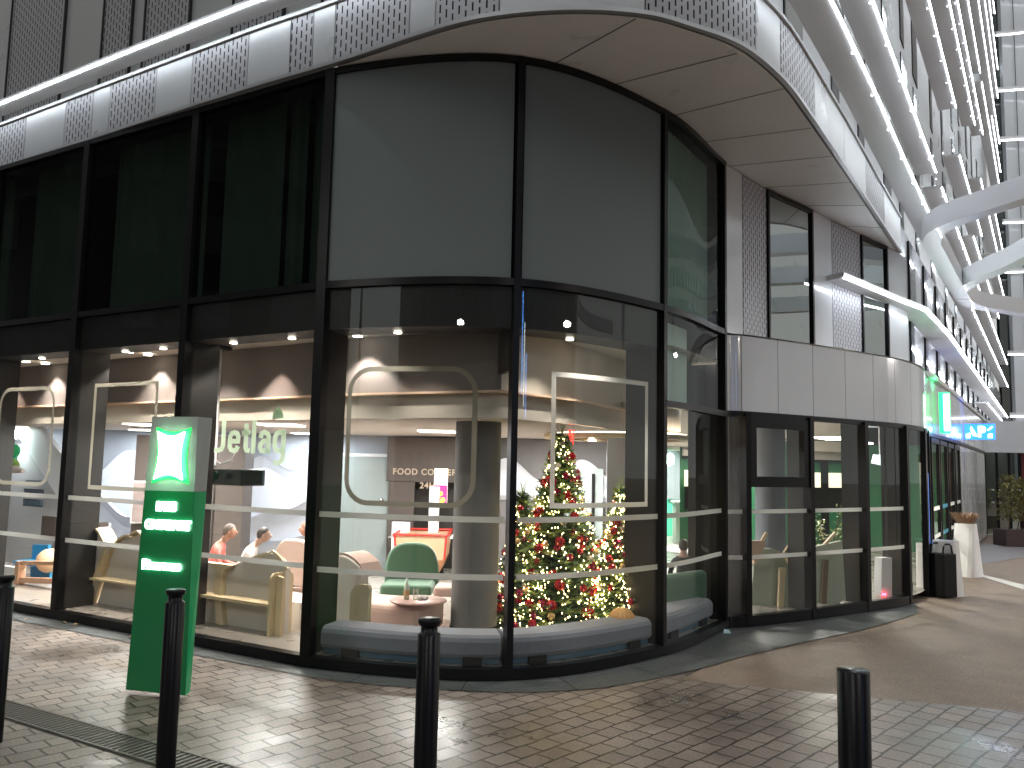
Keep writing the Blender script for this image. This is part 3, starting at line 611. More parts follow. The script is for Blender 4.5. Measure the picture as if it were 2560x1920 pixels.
# ---------------------------------------------------------------- ground
def paver():
    m = mat('pavers', (.2, .19, .18), .5); t = m.node_tree; b = t.nodes['Principled BSDF']; Nn = t.nodes.new; L = t.links.new
    tc = Nn('ShaderNodeTexCoord'); mp = Nn('ShaderNodeMapping'); mp.inputs['Rotation'].default_value = (0, 0, -math.radians(46.8)); L(tc.outputs['Object'], mp.inputs[0])
    # gentle warp so the joints are not ruler straight
    nz = Nn('ShaderNodeTexNoise'); nz.inputs['Scale'].default_value = 4.5; nz.inputs['Detail'].default_value = 4; L(tc.outputs['Object'], nz.inputs['Vector'])
    vm = Nn('ShaderNodeVectorMath'); vm.operation = 'SCALE'; vm.inputs['Scale'].default_value = .035; L(nz.outputs['Color'], vm.inputs[0])
    va = Nn('ShaderNodeVectorMath'); va.operation = 'ADD'; L(mp.outputs[0], va.inputs[0]); L(vm.outputs[0], va.inputs[1])
    br = Nn('ShaderNodeTexBrick'); br.offset = .37; br.offset_frequency = 2; br.squash = 1; br.inputs['Scale'].default_value = 1
    br.inputs['Brick Width'].default_value = .24; br.inputs['Row Height'].default_value = .188; br.inputs['Mortar Size'].default_value = .011; br.inputs['Mortar Smooth'].default_value = .35
    br.inputs['Color1'].default_value = (.215, .175, .148, 1); br.inputs['Color2'].default_value = (.305, .255, .215, 1); br.inputs['Mortar'].default_value = (.030, .022, .015, 1); br.inputs['Bias'].default_value = -.1
    L(va.outputs[0], br.inputs['Vector'])
    n1 = Nn('ShaderNodeTexNoise'); n1.inputs['Scale'].default_value = .8; n1.inputs['Detail'].default_value = 6; n1.inputs['Roughness'].default_value = .65; L(tc.outputs['Object'], n1.inputs['Vector'])
    r1 = Nn('ShaderNodeMapRange'); r1.inputs[1].default_value = .3; r1.inputs[2].default_value = .7; r1.inputs[3].default_value = .42; r1.inputs[4].default_value = 1.32; L(n1.outputs[0], r1.inputs[0])
    n2 = Nn('ShaderNodeTexNoise'); n2.inputs['Scale'].default_value = 45; n2.inputs['Detail'].default_value = 5; L(tc.outputs['Object'], n2.inputs['Vector'])
    r2 = Nn('ShaderNodeMapRange'); r2.inputs[1].default_value = .25; r2.inputs[2].default_value = .75; r2.inputs[3].default_value = .62; r2.inputs[4].default_value = 1.3; L(n2.outputs[0], r2.inputs[0])
    mm_ = Nn('ShaderNodeMath'); mm_.operation = 'MULTIPLY'; L(r1.outputs[0], mm_.inputs[0]); L(r2.outputs[0], mm_.inputs[1])
    sc = Nn('ShaderNodeVectorMath'); sc.operation = 'SCALE'; L(br.outputs[0], sc.inputs[0]); L(mm_.outputs[0], sc.inputs['Scale']); L(sc.outputs[0], b.inputs['Base Color'])
    rr = Nn('ShaderNodeMapRange'); rr.inputs[1].default_value = .35; rr.inputs[2].default_value = .65; rr.inputs[3].default_value = .24; rr.inputs[4].default_value = .6; L(n1.outputs[0], rr.inputs[0]); L(rr.outputs[0], b.inputs['Roughness'])
    hh = Nn('ShaderNodeMath'); hh.operation = 'MULTIPLY_ADD'; L(br.outputs['Fac'], hh.inputs[0]); hh.inputs[1].default_value = -1; 
    n3 = Nn('ShaderNodeMath'); n3.operation = 'MULTIPLY'; n3.inputs[1].default_value = .25; L(n2.outputs[0], n3.inputs[0]); L(n3.outputs[0], hh.inputs[2])
    bu = Nn('ShaderNodeBump'); bu.inputs['Strength'].default_value = .7; bu.inputs['Distance'].default_value = .008; L(hh.outputs[0], bu.inputs['Height']); L(bu.outputs[0], b.inputs['Normal'])
    return m
PAV = paver()
ASPH = mat('asphalt', (.225, .17, .125), .55, noise=.42, nscale=3, bump=1., bscale=120)
def speckle(m, sc, lo, hi):
    t = m.node_tree; b = t.nodes['Principled BSDF']; src = b.inputs['Base Color'].links[0].from_socket; tc = t.nodes.new('ShaderNodeTexCoord'); n = t.nodes.new('ShaderNodeTexNoise'); n.inputs['Scale'].default_value = sc; n.inputs['Detail'].default_value = 6; n.inputs['Roughness'].default_value = .8; t.links.new(tc.outputs['Object'], n.inputs['Vector'])
    mr = t.nodes.new('ShaderNodeMapRange'); mr.inputs[1].default_value = .35; mr.inputs[2].default_value = .65; mr.inputs[3].default_value = lo; mr.inputs[4].default_value = hi; t.links.new(n.outputs[0], mr.inputs[0]); v = t.nodes.new('ShaderNodeVectorMath'); v.operation = 'SCALE'; t.links.new(src, v.inputs[0]); t.links.new(mr.outputs[0], v.inputs['Scale']); t.links.new(v.outputs[0], b.inputs['Base Color'])
speckle(ASPH, 38, .62, 1.35)
KERB = mat('slate_kerb', (.085, .095, .095), .45, noise=.25, nscale=5, bump=.5, bscale=60)
def struct(mb, name, mt, label=None):
    o = mb.build(name, mt); o['kind'] = 'structure'; return o
speckle(KERB, 30, .6, 1.4)
struct(MB().poly([(-150, -120), (150, -120), (150, 200), (-150, 200)], -.004), 'ground', ASPH)
struct(MB().poly([(-30, -14), (16, -14), (9.8, 6.4), (4.84, 7.94), (1.82, 8.86), (2.4, 9.7), (-.5, 9.6), (-3, 10.3), (-30, 26)], .0), 'pavement', PAV)
kp = [p for p in offset(GP, 0)][:]
k1 = [V2((-10.3, 13.4)), V2((-8.2, 12.15)), V2((-6.2, 11.0)), V2((-4.1, 9.8))] + crom([(-4.1, 9.8), (-2.2, 8.72), (-1.0, 8.32), (.04, 8.22), (.96, 8.45), (2.05, 9.25), (2.8, 9.98), (3.95, 10.95), (5.05, 11.85), (6.5, 13.3), (7.3, 14.6)], 5)[1:]
kin = offset(GP, .0)[:4] + offset(sub(GP, SG[3]-.2, SG[6]-.1), 0) + [p for p in LP[2:] if p.y < 14.6]
km = MB(); tripoly(km, k1, offset(kin, -.03), .008); struct(km, 'kerb_paving', KERB)
km2 = MB()
Lk = plen(k1); qs = 2.0
while qs < Lk-.5:
    p, t, n = nrm(k1, qs); km2.face([(*(p+t*.006), .011), (*(p-n*.5+t*.006), .011), (*(p-n*.5-t*.006), .011), (*(p-t*.006), .011)]); qs += 1.15
struct(km2, 'kerb_joints', JOINT)
# slotted drain
dr = MB(); A, Bv = Vector((-7.2, 9.05)), Vector((-1.2, 5.55)); d = (Bv-A).normalized(); nn = Vector((-d.y, d.x))
dr.face([(*(A-nn*.16), .004), (*(Bv-nn*.16), .004), (*(Bv+nn*.16), .004), (*(A+nn*.16), .004)]); struct(dr, 'drain_channel', mat('drain_dark', (.05, .047, .04), .6, bump=.6, bscale=60))
gm = MB(); q = 0
while q < 6.8:
    c = A+d*q; gm.box((c.x, c.y, .007), (.022, .24, .008), math.atan2(d.y, d.x)); q += .06
for e in (-.135, .135): c = (A+Bv)/2+nn*e; gm.box((c.x, c.y, .008), ((Bv-A).length, .018, .012), math.atan2(d.y, d.x))
struct(gm, 'drain_grating', mat('grating_steel', (.16, .15, .13), .5, .6))
# painted and worn details on the asphalt
struct(MB().poly([onz(2458, 1437, .004), onz(2560, 1462, .004), onz(2560, 1474, .004), onz(2450, 1440, .004)], .004), 'painted_line', mat('road_paint', (.6, .58, .54), .6))
struct(MB().poly([onz(x, y, .003) for x, y in ((2440, 1360), (2560, 1355), (2560, 1392), (2400, 1420), (2420, 1395))], .003), 'path', mat('grey_path', (.20, .19, .19), .6, noise=.2))
# ---------------------------------------------------------------- street lamps (seen as reflections in the glazing) and their light
LH = lampmat('street_lamp_lens', (1, .93, .84), 14)
def street_lamp(x, y, h, power, label, col=(1, .95, .90)):
    t = thing('street_lamp', label, 'street lamp', (x, y, 0), 0, 'street lamps of the square')
    MB().tube([(0, 0, 0), (0, 0, h*.5), (0, 0, h-.1)], [.09, .07, .05], 12).build('pole', BLACKM, t)
    MB().lathe([(.02, h+.08), (.16, h+.05), (.24, h-.04), (.24, h-.07), (.02, h-.07)], (0, 0, 0), 20).build('head', BLACKM, t)
    MB().lathe([(.001, h-.10), (.15, h-.09), (.2, h-.075)], (0, 0, 0), 16).build('lens', LH, t)
    lamp('AREA', 'lamp_light', (0, 0, h-.16), power, col, 1.0, (0, 0, 0), parent=t)
street_lamp(-9.5, 1.5, 7.5, 190, 'slim black street lamp at the left end of the square')
street_lamp(-3.5, -6.5, 6.5, 185, 'slim black street lamp furthest back across the square')
street_lamp(4.5, -4.5, 6.5, 185, 'slim black street lamp across the square from the rounded corner', (1, .93, .86))
street_lamp(11.5, 3.5, 6.0, 210, 'slim black street lamp beside the ribbon canopy column', (1, .88, .78))
street_lamp(17.5, 16.5, 6.0, 420, 'slim black street lamp across the street from the entrance doors', (1, .93, .88))
# ---------------------------------------------------------------- interior lighting
dl = thing('ceiling_downlights', 'row of small round downlights set in the high ceiling behind the left windows', 'lights')
def downlight(x, y, z, power=26, angle=62, tilt=None, r=.05):
    MB().lathe([(.001, 0), (r, 0), (r+.008, -.006), (r+.01, .004)], (x, y, z-.012), 14).build('downlight', WARM, dl)
    lamp('SPOT', 'downlight_beam', (x, y, z-.03), power, (1, .90, .80), .03, (0, 0, 0), angle, .5, dl)
for px_, py_ in ((65, 904), (113, 909), (323, 880), (370, 887), (494, 866), (611, 855), (894, 840)):
    p = onz(px_, py_, 3.7); downlight(p.x, p.y, 3.71, 75, 100)
for t_ in (5.9, 5.1, 3.9, 3.1, 1.75, .75, 7.6):  # added downlights close to the glass, to brighten the booth backs
    p = LT(t_, .30); downlight(p.x, p.y, 3.645, 50, 115, r=.035)
for s_ in (SG[3]+.8, SG[4]+.9):  # added downlights over the curved benches, to brighten them
    p, t, n = nrm(GP, s_); p = p-n*.3; downlight(p.x, p.y, 3.645, 32, 110, r=.035)
# wall washers that throw the scallops on the bulkhead
for s_ in (3.6, 5.6, 7.75, 10.2, 12.3):
    p, t, n = nrm(BH, s_); q = p + n*.28; lamp('SPOT', 'washer', (q.x, q.y, 3.68), 46, (1, .78, .66), .02, (0, 0, 0), 78, .35, dl)
for s_, z in ((4.2, 2.70),):
    pass
LPAN = lampmat('added_panel_lamp', (1, .92, .84), 3)
def panel(x, y, z, w_, h_, power, col=(1, .9, .8)):  # ceiling panels added to carry the area lights that fill the interior
    power *= 1.15
    MB().box((x, y, z+.003), (w_+.08, h_+.08, .02)).build('added_luminaire', LPAN, dl)
    l = lamp('AREA', 'added_luminaire_light', (x, y, z-.02), power, col, 1, (0, 0, 0), parent=dl); l.data.shape = 'RECTANGLE'; l.data.size = w_; l.data.size_y = h_
for x, y, pw in ((-9.5, 15.9, 50), (-7, 15.9, 50), (-3.9, 15.9, 45)): panel(x, y, 2.70, .5, .3, pw, (.88, .94, 1))
for x, y, pw in ((-5.8, 13.2, 90), (-3.4, 12.2, 90), (-1.2, 13.4, 90), (1.2, 14.6, 80)): panel(x, y, 2.70, .5, .5, pw*1.1, (1, .965, .93))
for x, y, pw in ((4.2, 16.0, 110), (6.6, 17.6, 110), (6.2, 22.5, 160), (4.2, 24, 130)): panel(x, y, 3.68 if y < 20 else 2.7, .5, .5, pw, (1, .95, .86))
# ---------------------------------------------------------------- interior walls
WAVE = mat('wave_white', (.62, .64, .70), .6)
IW = thing('back_wall', 'long grey back wall of the lounge with sculpted white wave relief', 'wall')
yb = 16.6
def bx(px_, Y=yb): return ony(px_, 1150, Y).x
MB().box(((-13-.2)/2+0, yb+.12, 1.42), (13.2, .2, 2.62)).build('wall', GREYW, IW)
def wave(x0, x1, edge, zb, depth, y0, ph=0.):
    n = 60; mb = MB(); top = []
    for i in range(n+1):
        x = x0+(x1-x0)*i/n; z = edge(i/n)
        pr = [(y0-depth, z), (y0-depth*.82, z-.06), (y0-depth*.5, z-.22), (y0-.10, zb+.1), (y0-.02, zb)]; top.append([(x, yy, z2) for yy, z2 in pr] + [(x, y0, z-.01)])
    for i in range(n):
        for k in range(4): mb.face([top[i][k], top[i][k+1], top[i+1][k+1], top[i+1][k]][::-1], None, True)
        mb.face([top[i][5], top[i][0], top[i+1][0], top[i+1][5]][::-1], None, False)
    return mb
def E1(t): return 1.95+.28*math.sin(t*19+1.0)*math.exp(-.2*math.sin(t*7)**2)+.12*math.sin(t*41)
def E2(t): return 1.25+.2*math.sin(t*23+2.2)+.08*math.sin(t*47+1)
def E3(t): return .62+.14*math.sin(t*17+.3)
for (x0, x1) in ((-10.5, -6.6), (-5.35, -3.45), (-3.42, -2.2)):
    for k, (E_, zb, dp) in enumerate(((E1, .9, .16), (E2, .5, .24), (E3, .12, .30))):
        wave(x0, x1, lambda t, E_=E_, x0=x0, x1=x1: E_((x0+t*(x1-x0)+10.5)/8.4), zb, dp, yb).build('wave_relief', WAVE, IW)
wd = thing('grey_door', 'plain grey door in the wave wall with round handle', 'door')
MB().box((-2.85, yb-.32, 1.2), (.95, .06, 2.15)).build('leaf', mat('door_grey_green', (.30, .35, .35), .5), wd)
MB().box((-2.85, yb-.30, 2.32), (1.1, .08, .06)).build('lintel', WHITEP, wd); MB().box((-2.34, yb-.30, 1.2), (.05, .08, 2.2)).build('jamb', WHITEP, wd)
MB().sphere((-2.5, yb-.38, 1.45), .045).build('handle', mat('chrome', (.8, .8, .8), .15, 1), wd)
cb = thing('dark_cabinets', 'tall dark brown cupboard wall behind the seated people', 'cupboard')
MB().box((-5.55, 14.6, 1.35), (1.9, .5, 2.45)).build('carcass', DARKW, cb)
for x in (-5.95, -5.1): MB().box((x, 14.33, 1.35), (.012, .012, 2.4)).build('door_gap', JOINT, cb)
for x, z in ((-5.88, 1.75), (-5.2, 1.1), (-5.2, 1.78)): MB().box((x, 14.32, z), (.02, .03, .13)).build('handle', mat('steel_handle', (.7, .7, .7), .3, 1), cb)
fc = thing('food_corner', 'dark brown food corner doorway with lettering above and a poster inside', 'shop front')
MB().box((-1.35, yb-.45, 2.25), (2.1, .08, .86)).build('header', DARKW, fc); MB().box((-2.1, yb-.45, .98), (.5, .08, 1.7)).build('side_panel', DARKW, fc)
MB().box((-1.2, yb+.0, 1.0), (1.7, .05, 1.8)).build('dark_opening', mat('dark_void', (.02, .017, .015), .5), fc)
tm = mat('beige_letters', (.55, .45, .35), .5)
text('FOOD CORNER', .165, tm, 'lettering', fc, (-2.28, yb-.50, 1.96), (1, 0, 0), (0, 0, 1), .005, .004, 1.15, .95)
text('24H/24', .165, tm, 'lettering', fc, (-1.75, yb-.50, 1.70), (1, 0, 0), (0, 0, 1), .005, .004, 1.1)
ps = thing('food_poster', 'tall narrow pink and yellow illuminated food poster beside the column', 'poster')
MB().box((-1.33, yb-.6, 1.72), (.26, .03, .74)).build('backing', lampmat('poster_cream', (1, .88, .72), .9), ps)
MB().box((-1.33, yb-.62, 1.60), (.25, .02, .34)).build('magenta_field', lampmat('poster_magenta', (.5, .03, .22), .8), ps)
for i in range(5): MB().sphere((-1.38+.05*(i % 3), yb-.64, 1.37+.06*i), .05, 8, 6, (1, .2, 1)).build('fries', lampmat('poster_yellow', (1, .6, .12), .8), ps)
text('100%\nDONUTS', .05, mat('poster_text', (.5, .1, .1), .5), 'lettering', ps, (-1.43, yb-.63, 2.0), (1, 0, 0), (0, 0, 1), .003)
rb = thing('roll_bins', 'pair of upright white cylinders standing before the food corner', 'cylinder')
MB().lathe([(.001, .12), (.17, .12), (.17, 1.08), (.001, 1.08)], (-2.02, 15.6, 0), 20).build('cylinder', WHITEP, rb)
MB().lathe([(.001, .12), (.1, .12), (.1, 1.75), (.001, 1.75)], (-1.42, 15.7, 0), 16).build('post', WHITEP, rb)
# wall and door behind the Christmas trees
rw = thing('far_partition', 'grey partition with wave relief and pale door behind the tall Christmas tree', 'wall')
MB().box((.9, 16.4, 1.42), (2.5, .1, 2.6)).build('wall', mat('brown_grey_wall', (.16, .15, .15), .6), rw)
MB().box((2.05, 13.5, 1.42), (.95, .08, 2.6)).build('panel', GREYW, rw)
wave(-.2, 1.9, lambda t: 2.1+.22*math.sin(t*9+1), 1.5, .14, 16.33).build('wave_relief', WAVE, rw)
MB().box((1.42, 16.2, 1.15), (.8, .05, 2.0)).build('door', mat('pale_door', (.42, .48, .48), .5), rw)
MB().tube([(1.62, 16.1, .5), (1.62, 16.1, 2.05)], .03, 8).build('pull_bar', BLACKM, rw)
drm = thing('ceiling_drum', 'round cream drum hanging from the ceiling with a lit rim above the trees', 'ceiling feature')
MB().lathe([(.001, .0), (.95, .0), (.95, .42), (.001, .42)], (1.75, 13.2, 2.72+.05), 40).build('drum', CREAM, drm)
MB().lathe([(.95, 0), (1.22, 0), (1.22, .07), (.95, .07)], (1.75, 13.2, 2.62), 40).build('ring', WOOD, drm)
MB().lathe([(.96, .0), (1.05, .0), (1.05, .015), (.96, .015)], (1.75, 13.2, 2.70), 40).build('lit_rim', lampmat('rim_light', (1, .86, .7), 4), drm)
pl = thing('red_pendant', 'slim red hanging light tube above the tall Christmas tree', 'pendant lamp')
p = ony(1425, 1065, 12.0); MB().tube([(p.x, p.y, 2.55), (p.x, p.y, 3.0)], .022, 8).build('tube', lampmat('red_light', (1, .08, .06), 1.6), pl); MB().tube([(p.x+.05, p.y, 2.5), (p.x+.05, p.y, 3.0)], .01, 6).build('tube', lampmat('red_light_thin', (1, .08, .06), 1.2), pl)
gw = thing('green_wall', 'bright teal green wall with wall lamp and framed picture behind the bar', 'wall')
MB().box((7.0, 25.6, 1.4), (7.5, .15, 2.6)).build('wall', GREENW, gw)
MB().box((ony(1722, 1190, 25).x, 25.4, 2.0), (1.15, .04, 1.5)).build('picture', mat('picture_grey', (.20, .24, .27), .4), gw)
MB().sphere((ony(1680, 1145, 25).x, 25.3, 2.45), .14, 10, 7, (1, .5, 1.4)).build('wall_lamp', lampmat('aqua_lamp', (.75, 1, .9), 6), gw)
MB().box((7.9, 25.35, 2.35), (3.2, .05, .35)).build('lit_shelf', lampmat('shelf_glow', (1, .95, .75), 2.0), gw)
bar = thing('bar_counter', 'white veined marble bar counter in front of the green wall', 'counter')
MB().box((5.55, 23.2, .68), (1.9, .5, 1.1)).build('front', mat('marble', (.66, .68, .68), .3, noise=.3, nscale=2.5), bar); MB().box((5.55, 23.15, 1.26), (2.0, .62, .06)).build('top', WHITEP, bar)
MB().box((5.9, 23.1, 1.55), (.8, .3, .5)).build('red_machine', RED, bar)
gar = thing('bar_garland', 'dark green garland with warm lights lying along the bar front', 'garland')
mb = MB(); mg = MB()
for i in range(60):
    c = (4.9+.022*i, 22.82+random.uniform(-.03, .03), 1.25+random.uniform(-.06, .08)); mb.sphere(c, .06, 6, 4)
    if i % 5 == 0: mg.sphere((c[0], c[1]-.07, c[2]), .02, 6, 4)
mb.build('greenery', mat('garland_green', (.02, .07, .03), .8), gar); mg.build('lights', lampmat('garland_lamps', (1, .8, .4), 8), gar)
# back closure of the interior and right side dark zone
cl = thing('rear_partition', 'dark rear walls that close the lounge interior', 'wall')
MB().wall([(-15, 15.5), (-15, 29), (10, 29), W(20, -.1)], .12, 3.7, 0).build('wall', DARKW, cl)
# ---------------------------------------------------------------- columns
def column(px_, pr, Y, label, mt, top=3.7):
    a, b = ony(px_, 1200, Y), ony(pr, 1200, Y); r = (b.x-a.x)/2; t = thing('round_column', label, 'column')
    MB().lathe([(r, .12), (r, top)], ((a.x+b.x)/2, Y+r, 0), 32).build('shaft', mt, t); MB().lathe([(r+.012, .12), (r+.012, .24), (r, .25)], ((a.x+b.x)/2, Y+r, 0), 32).build('base_ring', BLACKM, t)
column(1132, 1250, 10.0, 'round grey concrete column behind the rounded corner glass', mat('concrete_column', (.16, .155, .15), .6, noise=.25, nscale=2))
column(1900, 1975, 13.6, 'round grey column seen through the vented window bay', mat('grey_column', (.20, .22, .26), .6, noise=.15, nscale=2))
column(2255, 2278, 14.9, 'slim dark column next to the entrance screen', DARKW, 2.9)
# projector mast
pm = thing('projector_mast', 'white ceiling pole carrying a black projector and looped cable', 'projector')
p = onz(550, 868, 3.7); MB().tube([(p.x, p.y, 3.7), (p.x, p.y, 2.1)], .035, 12).build('pole', WHITEP, pm)
MB().lathe([(.001, 0), (.16, 0), (.16, .03), (.001, .03)], (p.x, p.y, 3.67), 16).build('ceiling_plate', BLACKM, pm)
MB().box((p.x+.32, p.y-.0, 1.95), (.66, .4, .22), math.atan2(-TL.y, -TL.x)).build('projector_body', mat('projector_black', (.012, .018, .016), .2), pm, bevel=.02)
MB().tube([(p.x+.1, p.y-.21, 1.97), (p.x+.1, p.y-.27, 1.97)], .06, 12).build('lens', mat('lens_glass', (.01, .03, .02), .03), pm)
MB().tube([(p.x-.06, p.y-.03, 3.4)]+[(p.x-.10+.0*i, p.y-.04, 3.2-.2*i) for i in range(5)]+[(p.x-.02, p.y-.05, 2.2), (p.x+.12, p.y-.05, 2.12), (p.x+.26, p.y-.05, 2.17), (p.x+.3, p.y-.05, 2.28)], .008, 6).build('cable', WHITEP, pm)
# framed picture on the cupboards
fp = thing('framed_picture', 'white framed muted picture hanging on the dark cupboards', 'picture')
MB().box((-5.98, 14.27, 1.42), (1.0, .03, .72)).build('frame', WHITEP, fp); MB().box((-5.98, 14.25, 1.42), (.94, .02, .66)).build('print', mat('muted_print', (.25, .2, .19), .4, noise=.5, nscale=3), fp)
# ---------------------------------------------------------------- seating by the left windows (t = metres left of the corner mullion, d = metres inside the glass)
def slab(prof, d, th, name, mt, parent, bevel=.0):   # outline in (t, z), thickness going inward
    v = NI*th; return MB().prism([LT(t, d, z) for t, z in prof], (v.x, v.y, 0)).build(name, mt, parent, bevel=bevel)
def arc(t0, z0, t1, z1, h, n=10, p=1.):               # arched top from (t0,z0) to (t1,z1) bulging by h
    return [(t0+(t1-t0)*i/n, z0+(z1-z0)*i/n + h*math.sin(math.pi*i/n)**p) for i in range(n+1)]
def end_panel(t, d, w_, z0, z1, name, parent, r=.08):   # rounded wooden end board standing across the bench
    pts = [LT(t, d, z0), LT(t, d+w_, z0), LT(t, d+w_, z1-r)] + [LT(t, d+w_-r+r*math.cos(a), z1-r+r*math.sin(a)) for a in (.4, .8, 1.2, 1.57)] + [LT(t, d+r-r*math.cos(a), z1-r+r*math.sin(a)) for a in (1.57, 1.2, .8, .4)] + [LT(t, d, z1-r)]
    v = TL*.035; return MB().prism(pts, (v.x, v.y, 0)).build(name, WOOD, parent)
b1 = thing('high_back_booth', 'pale wooden booth with arched beige backs behind the totem, seen from its rear', 'booth', group=None)
slab([(4.83, .12), (4.83, 1.14)] + [(4.56, 1.17), (4.48, 1.13), (4.3, .93), (4.42, .7), (4.62, .12)], .50, .05, 'side_back', UPH, b1)
slab([(4.56, 1.185), (4.48, 1.15), (4.28, .95), (4.31, .92), (4.50, 1.12), (4.58, 1.16)], .46, .22, 'wood_edge', WOOD, b1)
slab([(4.62, .12), (4.32, .93)] + arc(4.24, .99, 3.92, 1.10, .04) + arc(3.86, 1.12, 3.5, .95, .12) + [(3.5, .12)], .62, .07, 'arched_back', UPH, b1)
slab([(4.28, .95)] + arc(4.24, 1.005, 3.92, 1.12, .04) + [(3.92, 1.09)] + arc(3.92, 1.09, 4.24, .975, .04)[:], .56, .2, 'wood_edge', WOOD, b1)
slab(arc(3.88, 1.13, 3.5, .98, .13) + arc(3.5, .95, 3.88, 1.10, .13), .52, .22, 'wood_edge', WOOD, b1)
slab([(4.6, .47), (3.5, .47), (3.5, .50), (4.6, .50)], .42, .25, 'shelf', WOOD, b1)
slab([(4.72, .12), (4.66, .12), (4.30, .95), (4.36, .95)], .48, .16, 'slanted_leg', WOOD, b1); end_panel(3.50, .45, .55, .12, 1.1, 'end_board', b1)
slab([(4.8, .12), (3.5, .12), (3.5, .45), (4.8, .45)], 1.0, .5, 'seat', UPH, b1)
b2 = thing('low_back_booth', 'pale wooden booth with Y-shaped leg and shelf between the totem and the dark mullion', 'booth')
slab([(3.3, .12), (3.3, .86), (2.1, .86), (1.95, .84), (1.72, .93)] + arc(1.55, 1.0, 1.0, .92, .1) + [(.98, .12)], .62, .08, 'back', UPH, b2)
slab([(2.26, .87), (1.86, .87), (1.9, .84), (2.02, .78), (2.02, .48), (1.94, .13), (2.06, .13), (2.14, .48), (2.14, .78), (2.22, .84)], .54, .1, 'y_leg', WOOD, b2)
slab([(3.3, .455), (1.05, .455), (1.05, .49), (3.3, .49)], .42, .22, 'shelf', WOOD, b2)
end_panel(1.02, .42, .36, .12, .85, 'end_board', b2); slab([(1.06, .12), (.92, .12), (.92, .80), (1.06, .83)], .50, .04, 'end_face', WOOD, b2)
slab([(3.3, .12), (1.0, .12), (1.0, .45), (3.3, .45)], .9, .55, 'seat', UPH, b2)
slab(arc(1.70, .93, 1.2, 1.09, .0) + arc(1.2, 1.10, .93, .9, .03) + [(.95, .88), (1.2, 1.07), (1.7, .905)], .58, .03, 'piping', WOOD, b2)
def round_back(t0, t1, d, z0, z1, th, mt, name, label, cat):
    o = thing(name, label, cat); w_ = (t0-t1)/2; c = (t0+t1)/2
    pts = [(c+w_*math.cos(a) if False else c+w_*math.copysign(abs(math.cos(a))**.6, math.cos(a)), z0+(z1-z0)*abs(math.sin(a))**.75) for a in [math.pi*i/16 for i in range(17)]]
    slab([(t0, .42)] + pts[::1] + [(t1, .42)] if False else pts, d, th, 'backrest', mt, o, bevel=.03)
    p = LT(c, d+.38, .33); MB().box(p, (2*w_*.9, .62, .2), math.atan2(-TL.y, -TL.x)).build('seat', mt, o, bevel=.05)
    for a, bq in ((-.7, .15), (.7, .15), (-.7, .6), (.7, .6)): q = LT(c+a*w_, d+bq, 0); MB().tube([(q.x, q.y, .12), (q.x, q.y, .26)], .02, 6).build('leg', BLACKM, o)
    return o
round_back(2.42, 1.62, 1.75, .45, 1.10, .12, PINKU, 'round_armchair', 'rounded pale pink armchair back in front of the seated man in white', 'armchair')
rb1 = thing('rounded_high_chair', 'tall rounded beige chair back just right of the dark corner mullion', 'armchair')
slab([(.52, .12), (.52, 1.04)] + arc(.42, 1.06, .0, .98, .06) + [(-.08, .86), (-.10, .12)], .78, .10, 'back', UPH, rb1, bevel=.02)
slab(arc(.40, 1.09, .0, 1.01, .06) + [(-.08, .88), (-.06, .86)] + arc(.0, .985, .40, 1.065, .06), .80, .35, 'wing', PINKU, rb1)
wb = thing('wood_arm_board', 'upright pale wooden board with rounded top beside the beige chair back', 'board')
slab([(.06, .16), (.06, .66)] + arc(.05, .70, -.10, .79, .03, 5) + [(-.2, .79), (-.22, .75), (-.22, .16)], .72, .05, 'board', mat('cream_board', (.62, .56, .36), .5), wb)
ot = thing('window_sofa', 'low cream sofa with soft rounded top in front of the green armchair', 'sofa')
c = V2((-1.38, 10.5)); MB().box((c.x, c.y, .30), (.98, .85, .36), -.28).build('seat', PINKU, ot, bevel=.08)
MB().box((c.x-.62, c.y+.3, .27), (.3, .9, .28), -.28).build('arm', PINKU, ot, bevel=.07)
ga = thing('green_armchair', 'green upholstered armchair with round back behind the small round table', 'armchair')
gp = ony(1026, 1455, 12.2)
MB().prism([(gp.x+.40*math.copysign(abs(math.cos(a))**.7, math.cos(a)), 12.3, .40+.62*abs(math.sin(a))**.6) for a in [math.pi*i/18 for i in range(19)]], (0, .12, 0)).build('backrest', GREENU, ga, bevel=.04)
MB().box((gp.x, 11.95, .42), (.72, .66, .16)).build('seat', GREENU, ga, bevel=.05)
for a in (-.28, .28):
    for b_ in (-.25, .25): MB().tube([(gp.x+a, 11.95+b_, .12), (gp.x+a, 11.95+b_, .36)], .018, 6).build('leg', WOOD, ga)
pcf = thing('pink_chair', 'pale pink chair standing right of the round table, legs dark', 'chair')
pc = ony(1125, 1500, 11.4); MB().box((pc.x+.05, 11.3, .50), (.5, .5, .12)).build('seat', PINKU, pcf, bevel=.04)
MB().box((pc.x+.3, 11.35, .72), (.1, .5, .5)).build('backrest', PINKU, pcf, bevel=.04)
for a in (-.2, .2): MB().tube([(pc.x+a, 11.1, .12), (pc.x+a, 11.1, .45)], .016, 6).build('leg', BLACKM, pcf)
rt = thing('round_side_table', 'small round pinkish table holding a bottle and a glass', 'table')
tp = onz(1046, 1498, .56); MB().lathe([(.001, .53), (.33, .53), (.345, .545), (.33, .56), (.001, .56)], (tp.x, tp.y, 0), 32).build('tabletop', mat('pink_table', (.5, .32, .27), .35), rt)
MB().lathe([(.03, .14), (.03, .53)], (tp.x, tp.y, 0), 12).build('stem', BLACKM, rt); MB().lathe([(.001, .125), (.2, .125), (.18, .145), (.001, .15)], (tp.x, tp.y, 0), 24).build('foot', BLACKM, rt)
bo = thing('bottle', 'clear glass bottle with label standing on the round table', 'bottle')
